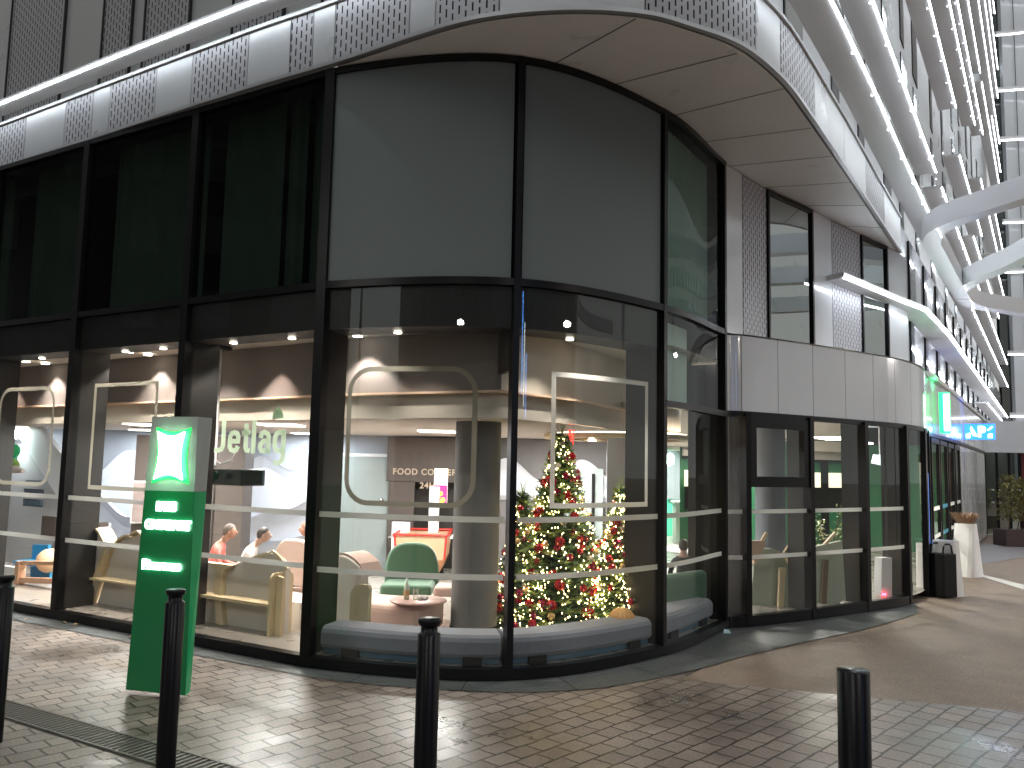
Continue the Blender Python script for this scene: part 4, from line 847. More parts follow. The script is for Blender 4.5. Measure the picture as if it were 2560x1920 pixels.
MB().lathe([(.001, 0), (.034, 0), (.036, .12), (.030, .16), (.013, .20), (.013, .25), (.001, .25)], (tp.x-.14, tp.y-.03, .561), 14).build('glass_body', mat('bottle_glass', (.55, .6, .5), .08, alpha=.5), bo); MB().lathe([(.037, .05), (.037, .11)], (tp.x-.14, tp.y-.03, .561), 14).build('label', mat('amber_label', (.6, .4, .2), .6), bo)
gl_ = thing('drinking_glass', 'short clear drinking glass beside the bottle', 'glass'); MB().lathe([(.001, 0), (.03, 0), (.038, .13), (.035, .13), (.028, .01)], (tp.x-.03, tp.y-.04, .561), 14).build('tumbler', GLASS, gl_)
nk = thing('crumpled_napkin', 'crumpled white paper napkin on the round table', 'napkin'); mb = MB()
for i in range(7): mb.sphere((tp.x+.06+random.uniform(-.04, .05), tp.y-.04+random.uniform(-.03, .03), .58+random.uniform(0, .03)), .028, 5, 4)
mb.build('paper', WHITEP, nk)
tf = thing('football_table', 'orange table football game with red rails at the back of the lounge', 'table football')
fx, fy = -1.55, 15.0
MB().hexa([(fx-.42, fy-.3, .50), (fx+.42, fy-.3, .50), (fx+.42, fy+.9, .5), (fx-.42, fy+.9, .5)], [(fx-.46, fy-.34, .90), (fx+.46, fy-.34, .90), (fx+.46, fy+.94, .9), (fx-.46, fy+.94, .9)]).build('box', ORANGE, tf)
MB().hexa([(fx-.34, fy-.2, .28), (fx+.34, fy-.2, .28), (fx+.34, fy+.8, .28), (fx-.34, fy+.8, .28)], [(fx-.42, fy-.3, .5), (fx+.42, fy-.3, .5), (fx+.42, fy+.9, .5), (fx-.42, fy+.9, .5)]).build('lower_box', mat('dark_orange', (.45, .2, .09), .5), tf)
mb = MB()
for a, b_ in (((-.47, -.35), (.47, -.35)), ((.47, -.35), (.47, .95)), ((.47, .95), (-.47, .95)), ((-.47, .95), (-.47, -.35))): mb.tube([(fx+a[0], fy+a[1], .93), (fx+b_[0], fy+b_[1], .93)], .025, 6)
for x in (-.455, .455): mb.tube([(fx+x, fy-.345, .93), (fx+x*.93, fy-.31, .5)], .02, 6)
mb.build('red_rail', RED, tf)
for x, y in ((-.3, -.1), (.3, -.1), (-.3, .7), (.3, .7)): MB().tube([(fx+x, fy+y, .12), (fx+x, fy+y, .3)], .04, 8).build('leg', BLACKM, tf)
for i in range(5): MB().tube([(fx-.6, fy-.1+i*.2, .86), (fx+.6, fy-.1+i*.2, .86)], .009, 6).build('player_rod', mat('rod_steel', (.6, .6, .6), .3, 1) if i == 0 else bpy.data.materials['rod_steel'], tf)
# curved window seats
def window_seat(s0, s1, label):
    o = thing('curved_bench', label, 'bench', group='curved grey benches along the glass'); seg = sub(GP, s0, s1)
    mb = MB(); A_, Bq_ = offset(seg, -.07), offset(seg, -.52); prof = [(-.09, .20), (-.065, .24), (-.065, .36), (-.085, .40), (-.13, .425), (-.45, .43), (-.50, .41), (-.52, .36), (-.52, .20)]
    lines = [offset(seg, a) for a, z in prof]
    for i in range(len(seg)-1):
        for k in range(len(prof)-1): mb.face([(*lines[k][i], prof[k][1]), (*lines[k][i+1], prof[k][1]), (*lines[k+1][i+1], prof[k+1][1]), (*lines[k+1][i], prof[k+1][1])], None, True)
    for i in (0, -1): q = [(*lines[k][i], prof[k][1]) for k in range(len(prof))]; mb.face(q if i else q[::-1])
    mb.build('cushion', UPHG, o); MB().wall(seg, .13, .20, -.12, -.48).build('plinth', mat('blue_light_on_plinth', (.07, .15, .23), .3), o)  # plinth coloured blue for the blue light low on the benches
    for s in (s0+.35, s1-.3): p, t, n = nrm(GP, s); q = p-n*.1; MB().box((q.x, q.y, .165), (.2, .06, .09), math.atan2(t.y, t.x)).build('leg', BLACKM, o)
window_seat(SG[3]+.12, SG[4]-.07, 'curved grey upholstered bench left of the middle mullion')
window_seat(SG[4]+.02, SG[5]-.1, 'curved grey upholstered bench in front of the Christmas trees')
window_seat(SG[5]+.1, SG[6]-.25, 'curved grey upholstered bench right of the Christmas trees')
# ---------------------------------------------------------------- Christmas trees
NEED = [mat('needles_'+n, c, .6) for n, c in (('dark', (.03, .075, .03)), ('mid', (.07, .15, .05)), ('light', (.34, .44, .14)))]
BAUB = [mat('bauble_'+n, c, .18, .5, coat=.5) for n, c in (('red', (.55, .02, .03)), ('crimson', (.32, .01, .05)), ('gold', (.75, .50, .22)), ('cream', (.75, .65, .5)))]
TLM = lampmat('fairy_light', (1, .74, .32), 17)
def xtree(cx, cy, h, rb_, label, nb, nl, seed, tw=260):
    R_ = random.Random(seed); t = thing('christmas_tree', label, 'Christmas tree', (cx, cy, .12), 0, 'decorated Christmas trees')
    MB().tube([(0, 0, 0), (0, 0, h*.5), (0, 0, h*.97)], [.05, .03, .008], 8).build('trunk', mat('tree_trunk', (.06, .035, .02), .8), t)
    mbs = [MB(), MB(), MB()]
    for i in range(tw):
        u = R_.random()**.75; z = h*(1-u)*.98+.02; z = max(.15, z) if u < 1 else z
        f = (h-z)/h; rr = rb_*f**.85+.03; th = R_.uniform(0, 2*math.pi); ln = rr*R_.uniform(.72, 1.08)
        dirv = Vector((math.cos(th), math.sin(th), .30 - .25*f)); base = Vector((0, 0, z-.1*f)); tip = base + dirv*ln
        mb = mbs[R_.choice((0, 1, 1, 2, 2))]
        ns = max(7, int(ln*34))
        for k in range(ns):
            q = base.lerp(tip, .25+.75*k/ns) if ns else base
            for sgn in (-1, 1):
                side = Vector((-math.sin(th), math.cos(th), 0))*sgn
                e = q + (dirv*.5 + side*R_.uniform(.5, 1) + Vector((0, 0, R_.uniform(-.3, .7)))).normalized()*R_.uniform(.05, .10)
                wv = Vector((0, 0, 1)).cross(side).normalized()*.008 + Vector((0, 0, .006))
                mb.face([q-wv, q+wv, e+wv*.4, e-wv*.4])
    for k in range(9):   # leading shoot
        th = k*2.4; e = Vector((math.cos(th)*.06, math.sin(th)*.06, h+.02*k-.03)); q = Vector((0, 0, h-.12+.02*k)); mbs[2].face([q-Vector((.008, 0, 0)), q+Vector((.008, 0, 0)), e+Vector((.003, 0, .03)), e-Vector((.003, 0, -.03))])
    for nme, mb, mt in zip(('dark_branches', 'branches', 'light_branches'), mbs, NEED): mb.build(nme, mt, t)
    def surf(k=1.):
        z = h*(1-R_.random()**.80)*.97; z = max(.12, z); f = (h-z)/h; rr = (rb_*f**.85+.02)*R_.uniform(.82, 1.02)*k; th = R_.uniform(math.pi*.95, math.pi*2.05)
        return Vector((rr*math.cos(th), rr*math.sin(th), z))
    proto = []
    for i in range(nb):
        k = R_.choice((0, 0, 0, 1, 1, 2, 3)); r = R_.uniform(.032, .06)*(1.15 if k < 2 else .8); q = surf()
        if k < 2: # paper fan ball with ridges
            mb = MB(); n = 16; vs = []; fs = []
            for a in range(7):
                for b_ in range(n): th = 2*math.pi*b_/n; r2 = r*(1 if b_ % 2 else .82); ph = math.pi*a/6; vs.append(q+Vector((r2*math.sin(ph)*math.cos(th), r2*math.sin(ph)*math.sin(th), r*math.cos(ph))))
            for a in range(6):
                for b_ in range(n): fs.append((a*n+b_, a*n+(b_+1) % n, (a+1)*n+(b_+1) % n, (a+1)*n+b_))
            mb.raw(vs, fs, False)
        else: mb = MB().sphere(q, r, 12, 8)
        mb.build('bauble', BAUB[k], t)
    mb = MB()
    for i in range(nl): q = surf(1.04); mb.sphere(q, R_.uniform(.0038, .0065), 5, 3, (1, 1, 1.8))
    o = mb.build('string_lights', TLM, t); o['kind'] = 'stuff'
    return t
ta = ony(1400, 1500, 10.55); tb = ony(1543, 1500, 10.6); tc = ony(1300, 1500, 10.75)
xtree(ta.x, 10.75, 2.50, .74, 'tallest Christmas tree with red and gold baubles in the middle of the rounded window', 96, 620, 3, 1250)
xtree(tb.x+.02, 10.55, 1.82, .47, 'smaller golden-lit Christmas tree on the right of the tall one', 50, 620, 5, 760)
xtree(tc.x, 10.5, 1.72, .42, 'low Christmas tree half hidden by the middle mullion on the left of the tall one', 32, 200, 9, 560)
lamp('POINT', 'tree_glow', (ta.x+.2, 9.75, 1.3), 10, (1, .82, .5), .25) if 0 else None
for x, y in ((.1, 9.75), (1.0, 9.9), (1.6, 10.6)): downlight(x, y, 3.71, 60, 70)  # added downlights that brighten the trees
gb = thing('golden_ball', 'large golden paper ball on the floor at the foot of the small tree', 'ball')
q = ony(1555, 1548, 10.0); mb = MB(); n = 32; vs = []; fs = []
for a in range(9):
    for b_ in range(n): th = 2*math.pi*b_/n; r2 = .16*(1 if b_ % 2 else .93); ph = math.pi*a/8; vs.append((q.x+r2*math.sin(ph)*math.cos(th), 10.0+r2*math.sin(ph)*math.sin(th), q.z+.14*math.cos(ph)))
for a in range(8):
    for b_ in range(n): fs.append((a*n+b_, a*n+(b_+1) % n, (a+1)*n+(b_+1) % n, (a+1)*n+b_))
mb.raw(vs, fs, False); mb.build('paper', mat('gold_paper', (.75, .42, .16), .4), gb)
# ---------------------------------------------------------------- people
SKIN = mat('skin', (.42, .26, .20), .55); SKIN2 = mat('skin_tan', (.42, .22, .15), .55)
def person(x, y, face, label, hair, shirt, skin=SKIN, scale=1., lean=.1, hh=1.2, z0=.12, arms=1):
    """seated figure: pelvis on a 0.45 m seat; face = heading angle of the gaze"""
    t = thing('person', label, 'person', (x, y, z0), face-math.pi/2)
    me = bpy.data.meshes.new('b'); sx = lean
    P = [((0, 0, .50), .15), ((0, .02+sx*.3, .66), .135), ((0, .02+sx*.8, .86), .15), ((0, .01+sx, .98), .11), ((0, .02+sx*1.2, 1.06), .055), ((0, .05+sx*1.35, 1.13), .06), ((0, .06+sx*1.4, 1.20), .085)]
    P = [((a[0], a[1], a[2]), r) for a, r in P]; E_ = [(i, i+1) for i in range(6)]
    for sgn in (-1, 1):
        b = len(P); P += [((sgn*.17, .01+sx, .95), .06), ((sgn*.24, .06+sx, .72), .046), ((sgn*.17, .30+sx, .66), .036), ((sgn*.14, .37+sx, .67), .03)]; E_ += [(3, b), (b, b+1), (b+1, b+2), (b+2, b+3)]
        b = len(P); P += [((sgn*.10, .06, .48), .10), ((sgn*.13, .42, .47), .075), ((sgn*.13, .44, .12), .05), ((sgn*.13, .56, .03), .035)]; E_ += [(0, b), (b, b+1), (b+1, b+2), (b+2, b+3)]
    me.from_pydata([p for p, r in P], E_, []); o = bpy.data.objects.new('b', me); COL.objects.link(o)
    o.modifiers.new('k', 'SKIN'); s_ = o.modifiers.new('s', 'SUBSURF'); s_.levels = 1; s_.render_levels = 1
    for v, (p, r) in zip(me.skin_vertices[0].data, P): v.radius = (r, r*.8 if r > .12 else r)
    me.skin_vertices[0].data[0].use_root = True
    dg = bpy.context.evaluated_depsgraph_get(); m2 = bpy.data.meshes.new_from_object(o.evaluated_get(dg)); bpy.data.objects.remove(o)
    m2.name = 'body'; m2.materials.clear(); m2.materials.append(skin); m2.materials.append(shirt); m2.materials.append(mat('trousers', (.03, .035, .05), .8) if 'trousers' not in bpy.data.materials else bpy.data.materials['trousers'])
    for f in m2.polygons:
        c = f.center; f.use_smooth = True; f.material_index = 2 if c.z < .56 else 1 if (c.z < 1.035 and c.y < .27+sx) else 0
    bo_ = bpy.data.objects.new('body', m2); COL.objects.link(bo_); bo_.parent = t
    hc = Vector((0, .075+sx*1.45, 1.21)); hd = MB()
    hd.sphere(hc, .098, 18, 12, (.82, .98, 1.18)); hd.build('head', skin, t)
    f = MB(); f.sphere(hc+Vector((0, .100, -.015)), .017, 8, 6, (.8, 1.2, 1.6)); f.build('nose', skin, t)
    for sgn in (-1, 1):
        MB().sphere(hc+Vector((sgn*.082, -.005, -.01)), .025, 8, 6, (.4, .7, 1.2)).build('ear', skin, t); MB().sphere(hc+Vector((sgn*.032, .088, .015)), .010, 8, 6).build('eye', BLACKM, t)
    MB().sphere(hc+Vector((0, .090, -.055)), .02, 8, 5, (1.3, .4, .35)).build('mouth', mat('lips', (.4, .14, .12), .5) if 'lips' not in bpy.data.materials else bpy.data.materials['lips'], t)
    hr = MB(); vs = []; fs = []; n = 20; mm2 = 10; rng = random.Random(int(x*100))
    for a in range(mm2+1):
        for b_ in range(n):
            th = 2*math.pi*b_/n; fr_ = math.sin(th); lim = .45*math.pi + (-.15*math.pi*max(0, fr_) if fr_ > 0 else .26*math.pi*(-fr_)**.6); ph = lim*a/mm2; r2 = .1035+rng.uniform(-.003, .003)
            vs.append(hc+Vector((r2*.84*math.sin(ph)*math.cos(th), r2*1.0*math.sin(ph)*math.sin(th)-.004, r2*1.2*math.cos(ph)+.004)))
    for a in range(mm2):
        for b_ in range(n): fs.append((a*n+b_, (a+1)*n+b_, (a+1)*n+(b_+1) % n, a*n+(b_+1) % n))
    hr.raw(vs, fs, True); hr.build('hair', hair, t)
    t.scale = (scale,)*3; return t
HG = mat('hair_grey_brown', (.10, .08, .07), .6, noise=.5, nscale=60); HD = mat('hair_dark', (.03, .024, .022), .5, noise=.4, nscale=60); HB = mat('hair_brown', (.16, .08, .05), .6, noise=.4, nscale=60)
SHR = mat('coral_shirt', (.70, .20, .17), .85); SHW = mat('white_shirt', (.72, .66, .64), .85); SHD = mat('dark_top', (.05, .05, .06), .85)
def hp(px_, py_, Y): return ony(px_, py_, Y)
h = hp(531, 1352, 11.9); person(h.x-.08, 11.9, math.radians(10), 'person in a coral shirt seated left of the person in white', HG, SHR, SKIN2, .92, .18, z0=.04)
h = hp(608, 1358, 11.7); person(h.x-.12, 11.7, math.radians(12), 'person in a white shirt bending forward next to the pink armchair', HD, SHW, SKIN, .92, .24, z0=.02)
h = hp(772, 1350, 12.5); person(h.x+.12, 12.5, math.radians(172), 'person with short brown hair half hidden by the dark corner mullion', HB, SHW, SKIN2, .86, .1)
h = hp(1709, 1388, 11.9); person(h.x, 11.9, math.radians(80), 'person with dark hair seen from behind on the green sofa right of the trees', HD, SHD, SKIN, .80, .0)
h = hp(1888, 1345, 14.2); person(h.x, 14.0, math.radians(20), 'person with brown hair reading in the booth behind the vented window', HB, SHW, SKIN2, .86, .05)
sofa = thing('green_sofa', 'dark green sofa with rounded back to the window right of the trees', 'sofa')
h = hp(1712, 1460, 11.45); MB().box((h.x, 11.5, .5), (1.25, .16, .56), .75).build('backrest', GREENU, sofa, bevel=.07); MB().box((h.x-.25, 11.85, .36), (1.25, .62, .2), .75).build('seat', GREENU, sofa, bevel=.05)
rtb = thing('white_round_table', 'large white round table beside the person on the green sofa', 'table'); h = onz(1700, 1390, .78)
MB().lathe([(.001, .75), (.62, .75), (.62, .78), (.001, .78)], (h.x+.5, 14.8, 0), 32).build('tabletop', WHITEP, rtb); MB().lathe([(.05, .12), (.05, .75)], (h.x+.5, 14.8, 0), 12).build('stem', WHITEP, rtb)
# pillar-bay booth seats on the right
def R_at(x, y, z=0): return Vector((x, y, z))
def rslab(prof, Y, th, name, mt, parent): return MB().prism([(ony(px_, py_, Y)) for px_, py_ in prof], (-.25*th, th, 0)).build(name, mt, parent)
bw = thing('winged_booth', 'pale booth backs with pointed wooden wings behind the vented window bay', 'booth')
rslab([(1872, 1550), (1885, 1420), (1880, 1396), (1898, 1370), (1935, 1372), (1962, 1385), (1975, 1430), (1985, 1535)], 12.95, .08, 'back', mat('pale_grey_green', (.42, .46, .38), .8), bw)
rslab([(1866, 1352), (1908, 1352), (1916, 1360), (1905, 1380), (1888, 1410), (1880, 1392), (1866, 1385)], 12.8, .06, 'wing', mat('peach_board', (.72, .52, .38), .5), bw)
rslab([(1960, 1382), (1975, 1360), (1980, 1390), (1972, 1408)], 12.85, .05, 'wing', WOOD, bw); rslab([(1902, 1352), (1915, 1330), (1920, 1333), (1910, 1356)], 12.9, .03, 'wood_edge', WOOD, bw)
rslab([(1945, 1535), (1950, 1420), (1965, 1420), (1958, 1535)], 12.85, .04, 'leg', WOOD, bw)
bw2 = thing('grey_green_booth', 'pale grey-green booth back behind the third shop window bay', 'booth')
rslab([(2034, 1530), (2034, 1368), (2105, 1352), (2115, 1500)], 13.3, .08, 'back', bpy.data.materials['pale_grey_green'], bw2); rslab([(2060, 1360), (2088, 1330), (2092, 1334), (2068, 1362)], 13.2, .04, 'wood_edge', WOOD, bw2)
rslab([(2052, 1520), (2060, 1400), (2072, 1400), (2066, 1518)], 13.25, .03, 'leg', mat('brown_leg', (.16, .11, .07), .5), bw2)
wp = thing('white_post', 'slim white floor post with small red lamps near the entrance', 'post')
rslab([(2203, 1497), (2205, 1395), (2230, 1395), (2230, 1497)], 14.1, .18, 'shaft', WHITEP, wp)
for a in (2207, 2213): q = ony(a, 1486, 14.07); MB().sphere(q, .016, 8, 6).build('red_lamp', lampmat('red_dot', (1, .05, .1), 12), wp)
mn = thing('hanging_monitor', 'small white information screen hanging from the ceiling near the entrance', 'monitor')
rslab([(2186, 1136), (2216, 1138), (2208, 1164), (2181, 1158)], 15.5, .04, 'screen', lampmat('pale_screen', (.8, .85, .9), .9), mn); q = ony(2200, 1150, 15.6); MB().tube([(q.x, q.y, q.z), (q.x, q.y, 3.7)], .015, 6).build('hanger', WHITEP, mn)
gwr = thing('green_side_wall', 'dark green wall with cream shelf behind the right-hand shop windows', 'wall')
MB().wall([(4.2, 20.5), (9.5, 23.2)], .12, 3.7, 0).build('wall', mat('deep_green', (.03, .18, .08), .6), gwr)
MB().wall([(4.3, 20.45), (9.4, 23.05)], 1.75, 2.15, 0).build('lit_niche', lampmat('niche_glow', (1, .92, .66), .8), gwr); MB().wall([(4.3, 20.4), (9.4, 23.0)], 1.2, 1.75, 0).build('dark_shelf', BLACKM, gwr)
# indoor plant
ip = thing('indoor_plant', 'leafy indoor plant in a dark pot behind the third window bay', 'plant'); q = ony(2072, 1400, 14.3); R2 = random.Random(4)
MB().lathe([(.001, .12), (.16, .12), (.2, .5), (.18, .5), (.001, .47)], (q.x, 14.3, 0), 18).build('pot', BLACKM, ip)
ms = MB(); ml = MB()
for i in range(13):
    th = R2.uniform(0, 6.28); top = Vector((q.x+.42*math.cos(th)*R2.uniform(.3, 1), 14.3+.42*math.sin(th), R2.uniform(1.15, 1.75))); base = Vector((q.x, 14.3, .48)); mid = base.lerp(top, .5)+Vector((0, 0, .1)); ms.tube([base, mid, top], .006, 5)
    for k in range(14):
        c = mid.lerp(top, R2.random())+Vector((R2.uniform(-.07, .07), R2.uniform(-.07, .07), R2.uniform(-.05, .07))); a = Vector((R2.uniform(-1, 1), R2.uniform(-1, 1), R2.uniform(-.4, .6))).normalized()*.055; b_ = a.cross(Vector((0, 0, 1))).normalized()*.02
        ml.face([c-a, c+b_, c+a, c-b_])
ms.build('stems', mat('stem_brown', (.12, .08, .04), .7), ip); ml.build('leaves', mat('leaf_yellow_green', (.30, .36, .10), .5), ip)
# children's corner at far left
kc = thing('white_stair_panel', 'white panelled stair balustrade descending to the right at the far left', 'stair panel')
slab([(9.74, 2.49), (9.63, 2.98), (8.27, 2.14), (8.1, 1.2)], 2.2, .06, 'sloping_panel', WHITEP, kc); slab([(10.6, 2.49), (9.78, 2.49), (9.66, 2.97), (10.6, 2.97)], 2.2, .06, 'level_panel', WHITEP, kc)
slab([(9.65, 3.0), (8.24, 2.13), (8.26, 2.19), (9.63, 3.05)], 2.16, .1, 'rail', WHITEP, kc); slab([(10.6, .12), (10.6, 2.48), (9.76, 2.48), (8.0, 1.1), (8.0, .12)], 2.3, .05, 'lower_wall', mat('pale_grey_wall', (.45, .45, .46), .7), kc)
def frm(px0, px1, py0, py1, label, pc_, d=2.1):
    a = [lt_ for lt_ in ()]; t = thing('wall_notice', label, 'notice'); A_ = Vector(M[3])+NI*d
    p0_, p1_ = onpl(px0, py0, A_, TL), onpl(px1, py1, A_, TL); t0 = (V2(p0_)-A_).dot(TL); t1 = (V2(p1_)-A_).dot(TL)
    slab([(t0, p1_.z), (t1, p1_.z), (t1, p0_.z), (t0, p0_.z)], d, .02, 'frame', mat('notice_frame', (.08, .10, .12), .5), t); e = .03
    slab([(t0-e, p1_.z+e), (t1+e, p1_.z+e), (t1+e, p0_.z-e), (t0-e, p0_.z-e)], d-.012, .01, 'sheet', pc_, t)
frm(64, 108, 1200, 1210, 'narrow white framed notice above the two dark posters', WHITEP)
frm(60, 107, 1221, 1237, 'small dark poster with pink marks, upper one under the narrow notice', mat('poster_upper', (.12, .14, .22), .5, noise=.9, nscale=22)); frm(58, 104, 1246, 1268, 'small dark blue poster with white marks, lower one of the two', mat('poster_lower', (.10, .16, .22), .5, noise=.9, nscale=25))
bl = thing('blue_chair', 'blue plastic seat behind the wooden play rail at the far left', 'chair')
slab([(7.85, .12), (7.85, .66), (7.4, .68), (7.33, .12)], 1.5, .06, 'back', mat('blue_plastic', (.02, .28, .55), .4), bl); slab([(7.85, .36), (7.3, .36), (7.3, .42), (7.85, .42)], 1.2, .35, 'seat', bpy.data.materials['blue_plastic'], bl)
slab([(7.0, .12), (6.95, .12), (6.95, .36), (7.0, .36)], 1.3, .04, 'leg', bpy.data.materials['blue_plastic'], bl)
wr = thing('wooden_play_rail', 'pale orange wooden rail bench at the far left', 'rail')
OW = mat('peach_wood', (.70, .42, .27), .5)
slab([(7.2, .42), (6.1, .50), (6.1, .56), (7.2, .48)], .9, .1, 'top_rail', OW, wr); slab([(7.2, .14), (6.1, .22), (6.1, .30), (7.2, .22)], .9, .1, 'lower_rail', OW, wr); slab([(7.22, .12), (7.12, .12), (7.12, .48), (7.22, .48)], .88, .12, 'post', OW, wr); slab([(8.2, .13), (7.2, .13), (7.2, .36), (8.2, .36)], .95, .1, 'white_box', WHITEP, wr)
pb = thing('pale_orange_ball', 'pale orange paper ball resting behind the wooden rail', 'ball'); q = LT(7.05, 1.35, .46); mb = MB(); n = 24; vs = []; fs = []
for a in range(9):
    for b_ in range(n): th = 2*math.pi*b_/n; r2 = .22*(1 if b_ % 2 else .95); ph = math.pi*a/8; vs.append((q.x+r2*math.sin(ph)*math.cos(th), q.y+r2*math.sin(ph)*math.sin(th), q.z+.2*math.cos(ph)))
for a in range(8):
    for b_ in range(n): fs.append((a*n+b_, a*n+(b_+1) % n, (a+1)*n+(b_+1) % n, (a+1)*n+b_))
mb.raw(vs, fs, True); mb.build('paper', mat('peach_paper', (.78, .55, .35), .6), pb)
ds = thing('reception_desk', 'white desk with dark side panels in the far left background', 'desk'); slab([(7.9, .12), (7.9, 1.02), (7.05, 1.02), (7.05, .12)], 2.0, .4, 'white_front', WHITEP, ds); slab([(7.05, .5), (7.05, 1.05), (6.9, 1.05), (6.9, .3)], 1.95, .3, 'dark_end', DARKW, ds); slab([(8.4, .7), (8.4, 1.1), (7.9, 1.1), (7.9, .7)], 1.95, .1, 'dark_end', DARKW, ds)
gt = thing('green_toy_parrot', 'bright green and blue toy bird on a white perch at the far left', 'toy bird'); A_ = Vector(M[3])+NI*1.9
def gpt(px_, py_): return onpl(px_, py_, A_, TL)
q = gpt(34, 1127); MB().sphere(q, .12, 12, 8, (1, .8, 1.1)).build('head', mat('parrot_green', (.03, .5, .18), .7), gt); q = gpt(14, 1145); MB().sphere(q, .16, 12, 8, (1.4, .7, .55)).build('body', mat('parrot_aqua', (.10, .5, .45), .7), gt); q = gpt(34, 1165); MB().sphere(q, .13, 12, 8, (.8, .7, 1)).build('belly', mat('parrot_yellow', (.4, .6, .15), .7), gt)
MB().tube([gpt(0, 1165), gpt(14, 1158), gpt(34, 1172), gpt(58, 1178)], [.10, .13, .09, .04], 10).build('perch', mat('perch_pink', (.75, .66, .62), .7), gt)
# ---------------------------------------------------------------- street objects
tt = thing('totem_sign', 'tall green and grey totem sign with glowing white pillow shape and lit lettering', 'totem sign')
TG = mat('totem_green', (.004, .19, .06), .35, coat=.3); TGR = mat('totem_grey', (.42, .46, .44), .4); TGL = mat('totem_side_green', (.01, .42, .16), .4)
bL = onz(313, 1738, 0); bR = onz(462, 1753, 0); bS = onz(474, 1743, 0); tL = ony(380, 1042, bL.y); tR = ony(495, 1034, bR.y); tS = ony(531, 1039, bS.y+.05)
tL.z = tR.z = tS.z = 2.58; bB = bL + (bS-bR); tB = tL + (tS-tR)
def lv(a, b, z): return a.lerp(b, (z-a.z)/(b.z-a.z))
for p in (bL, bR, bS, bB): p.z = .0
nf0 = (bR-bL).cross(Vector((0, 0, 1))).normalized()
def tz(z): return [lv(bL, tL, z), lv(bR, tR, z), lv(bS, tS, z), lv(bB, tB, z)]
MB().hexa(tz(.05), tz(1.88)).build('green_body', TG, tt); q_ = tz(.05); q2_ = tz(1.88); o_ = Vector((.003, -.003, 0)); MB().face([q_[1]+o_, q_[2]+o_, q2_[2]+o_, q2_[1]+o_]) ; mb = MB(); mb.face([q_[1]+o_, q_[2]+o_, q2_[2]+o_, q2_[1]+o_]); mb.build('side_panel', TGL, tt); MB().hexa(tz(1.883), tz(2.58)).build('grey_top', TGR, tt)
MB().hexa([p + nf0*.02 for p in tz(.004)], [p + nf0*.02 for p in tz(.045)]).build('white_foot', WHITEP, tt)
fr_ = (lv(bR, tR, 1.9)-lv(bL, tL, 1.9)); fr_.z = 0; fw_ = fr_.length; fr_.normalize(); upv = ((tL+tR)-(bL+bR)).normalized(); nf = fr_.cross(upv).normalized(); nf = nf if nf.y < 0 else -nf
def fpt(u, z, out=.0): a, b = lv(bL, tL, z), lv(bR, tR, z); return a.lerp(b, u) + nf*out
def pil(g, out, th, nm, mt):
    pts = []; u0, u1, z0, z1 = .22-g, .80+g, 1.99-g*.45, 2.44+g*.45; bow = .075
    for i in range(9): s = i/8; pts.append((u0+(u1-u0)*s, z0+bow*.6*math.sin(math.pi*s)))
    for i in range(1, 9): s = i/8; pts.append((u1-bow*.9*math.sin(math.pi*s), z0+(z1-z0)*s))
    for i in range(1, 9): s = i/8; pts.append((u1+(u0-u1)*s, z1-bow*.6*math.sin(math.pi*s)))
    for i in range(1, 8): s = i/8; pts.append((u0+bow*.9*math.sin(math.pi*s), z1+(z0-z1)*s))
    MB().prism([fpt(u, z, out) for u, z in pts], nf*th).build(nm, mt, tt)
pil(.085, .004, .004, 'green_halo', lampmat('halo_green', (.01, 1, .10), 1.6)); pil(.0, .03, .02, 'glowing_pillow', lampmat('pillow_white', (.80, 1, .88), 4.5))
TW = lampmat('totem_letter', (.80, 1, .95), 4.2)
def ttx(s, u, z, size, xs): text(s, size, TW, 'lettering', tt, fpt(u, z, .012), fr_, upv, .008, .006, 1, xs)
ttx('PARIS', .28, 1.70, .115, .75); ttx('CDG/AIRPORT', .09, 1.53, .115, .66); ttx('Bienvenue', .10, 1.16, .12, .84)
c = fpt(.5, 2.2, .35); lamp('AREA', 'pillow_light', tuple(c), 1.5, (.25, 1, .45), .3, parent=tt); tt.children[-1].rotation_euler = nf.to_track_quat('-Z', 'Y').to_euler()
# bollards
def bollard(px_, py_, d, label, cap='flat'):
    q = onz(px_, py_, 1.25); r = d/2; t = thing('bollard', label, 'bollard', (q.x, q.y, 0), 0, 'black steel bollards along the pavement')
    if cap == 'flat': MB().lathe([(r, 0), (r, 1.245), (r-.004, 1.25), (.001, 1.252)], (0, 0, 0), 32).build('post', BLACK, t)
    else:
        MB().lathe([(r, 0), (r, 1.16), (r-.004, 1.165), (r*.74, 1.17), (r*.72, 1.205)], (0, 0, 0), 32).build('post', BLACK, t); MB().lathe([(r*.72, 1.205), (r*.95, 1.22), (r*1.0, 1.235), (r*1.0, 1.248), (r*.96, 1.252), (.001, 1.254)], (0, 0, 0), 32).build('cap', BLACK, t)
    return t
bollard(15, 1440, .132, 'black bollard with flared cap cut by the left edge of the picture', 'c'); bollard(440, 1474, .136, 'black bollard with flared cap standing in front of the totem sign', 'c')
bollard(1074, 1547, .140, 'black bollard with ringed cap in front of the middle mullion', 'c'); bollard(2133, 1674, .150, 'plain black bollard with flat slanted top on the right')
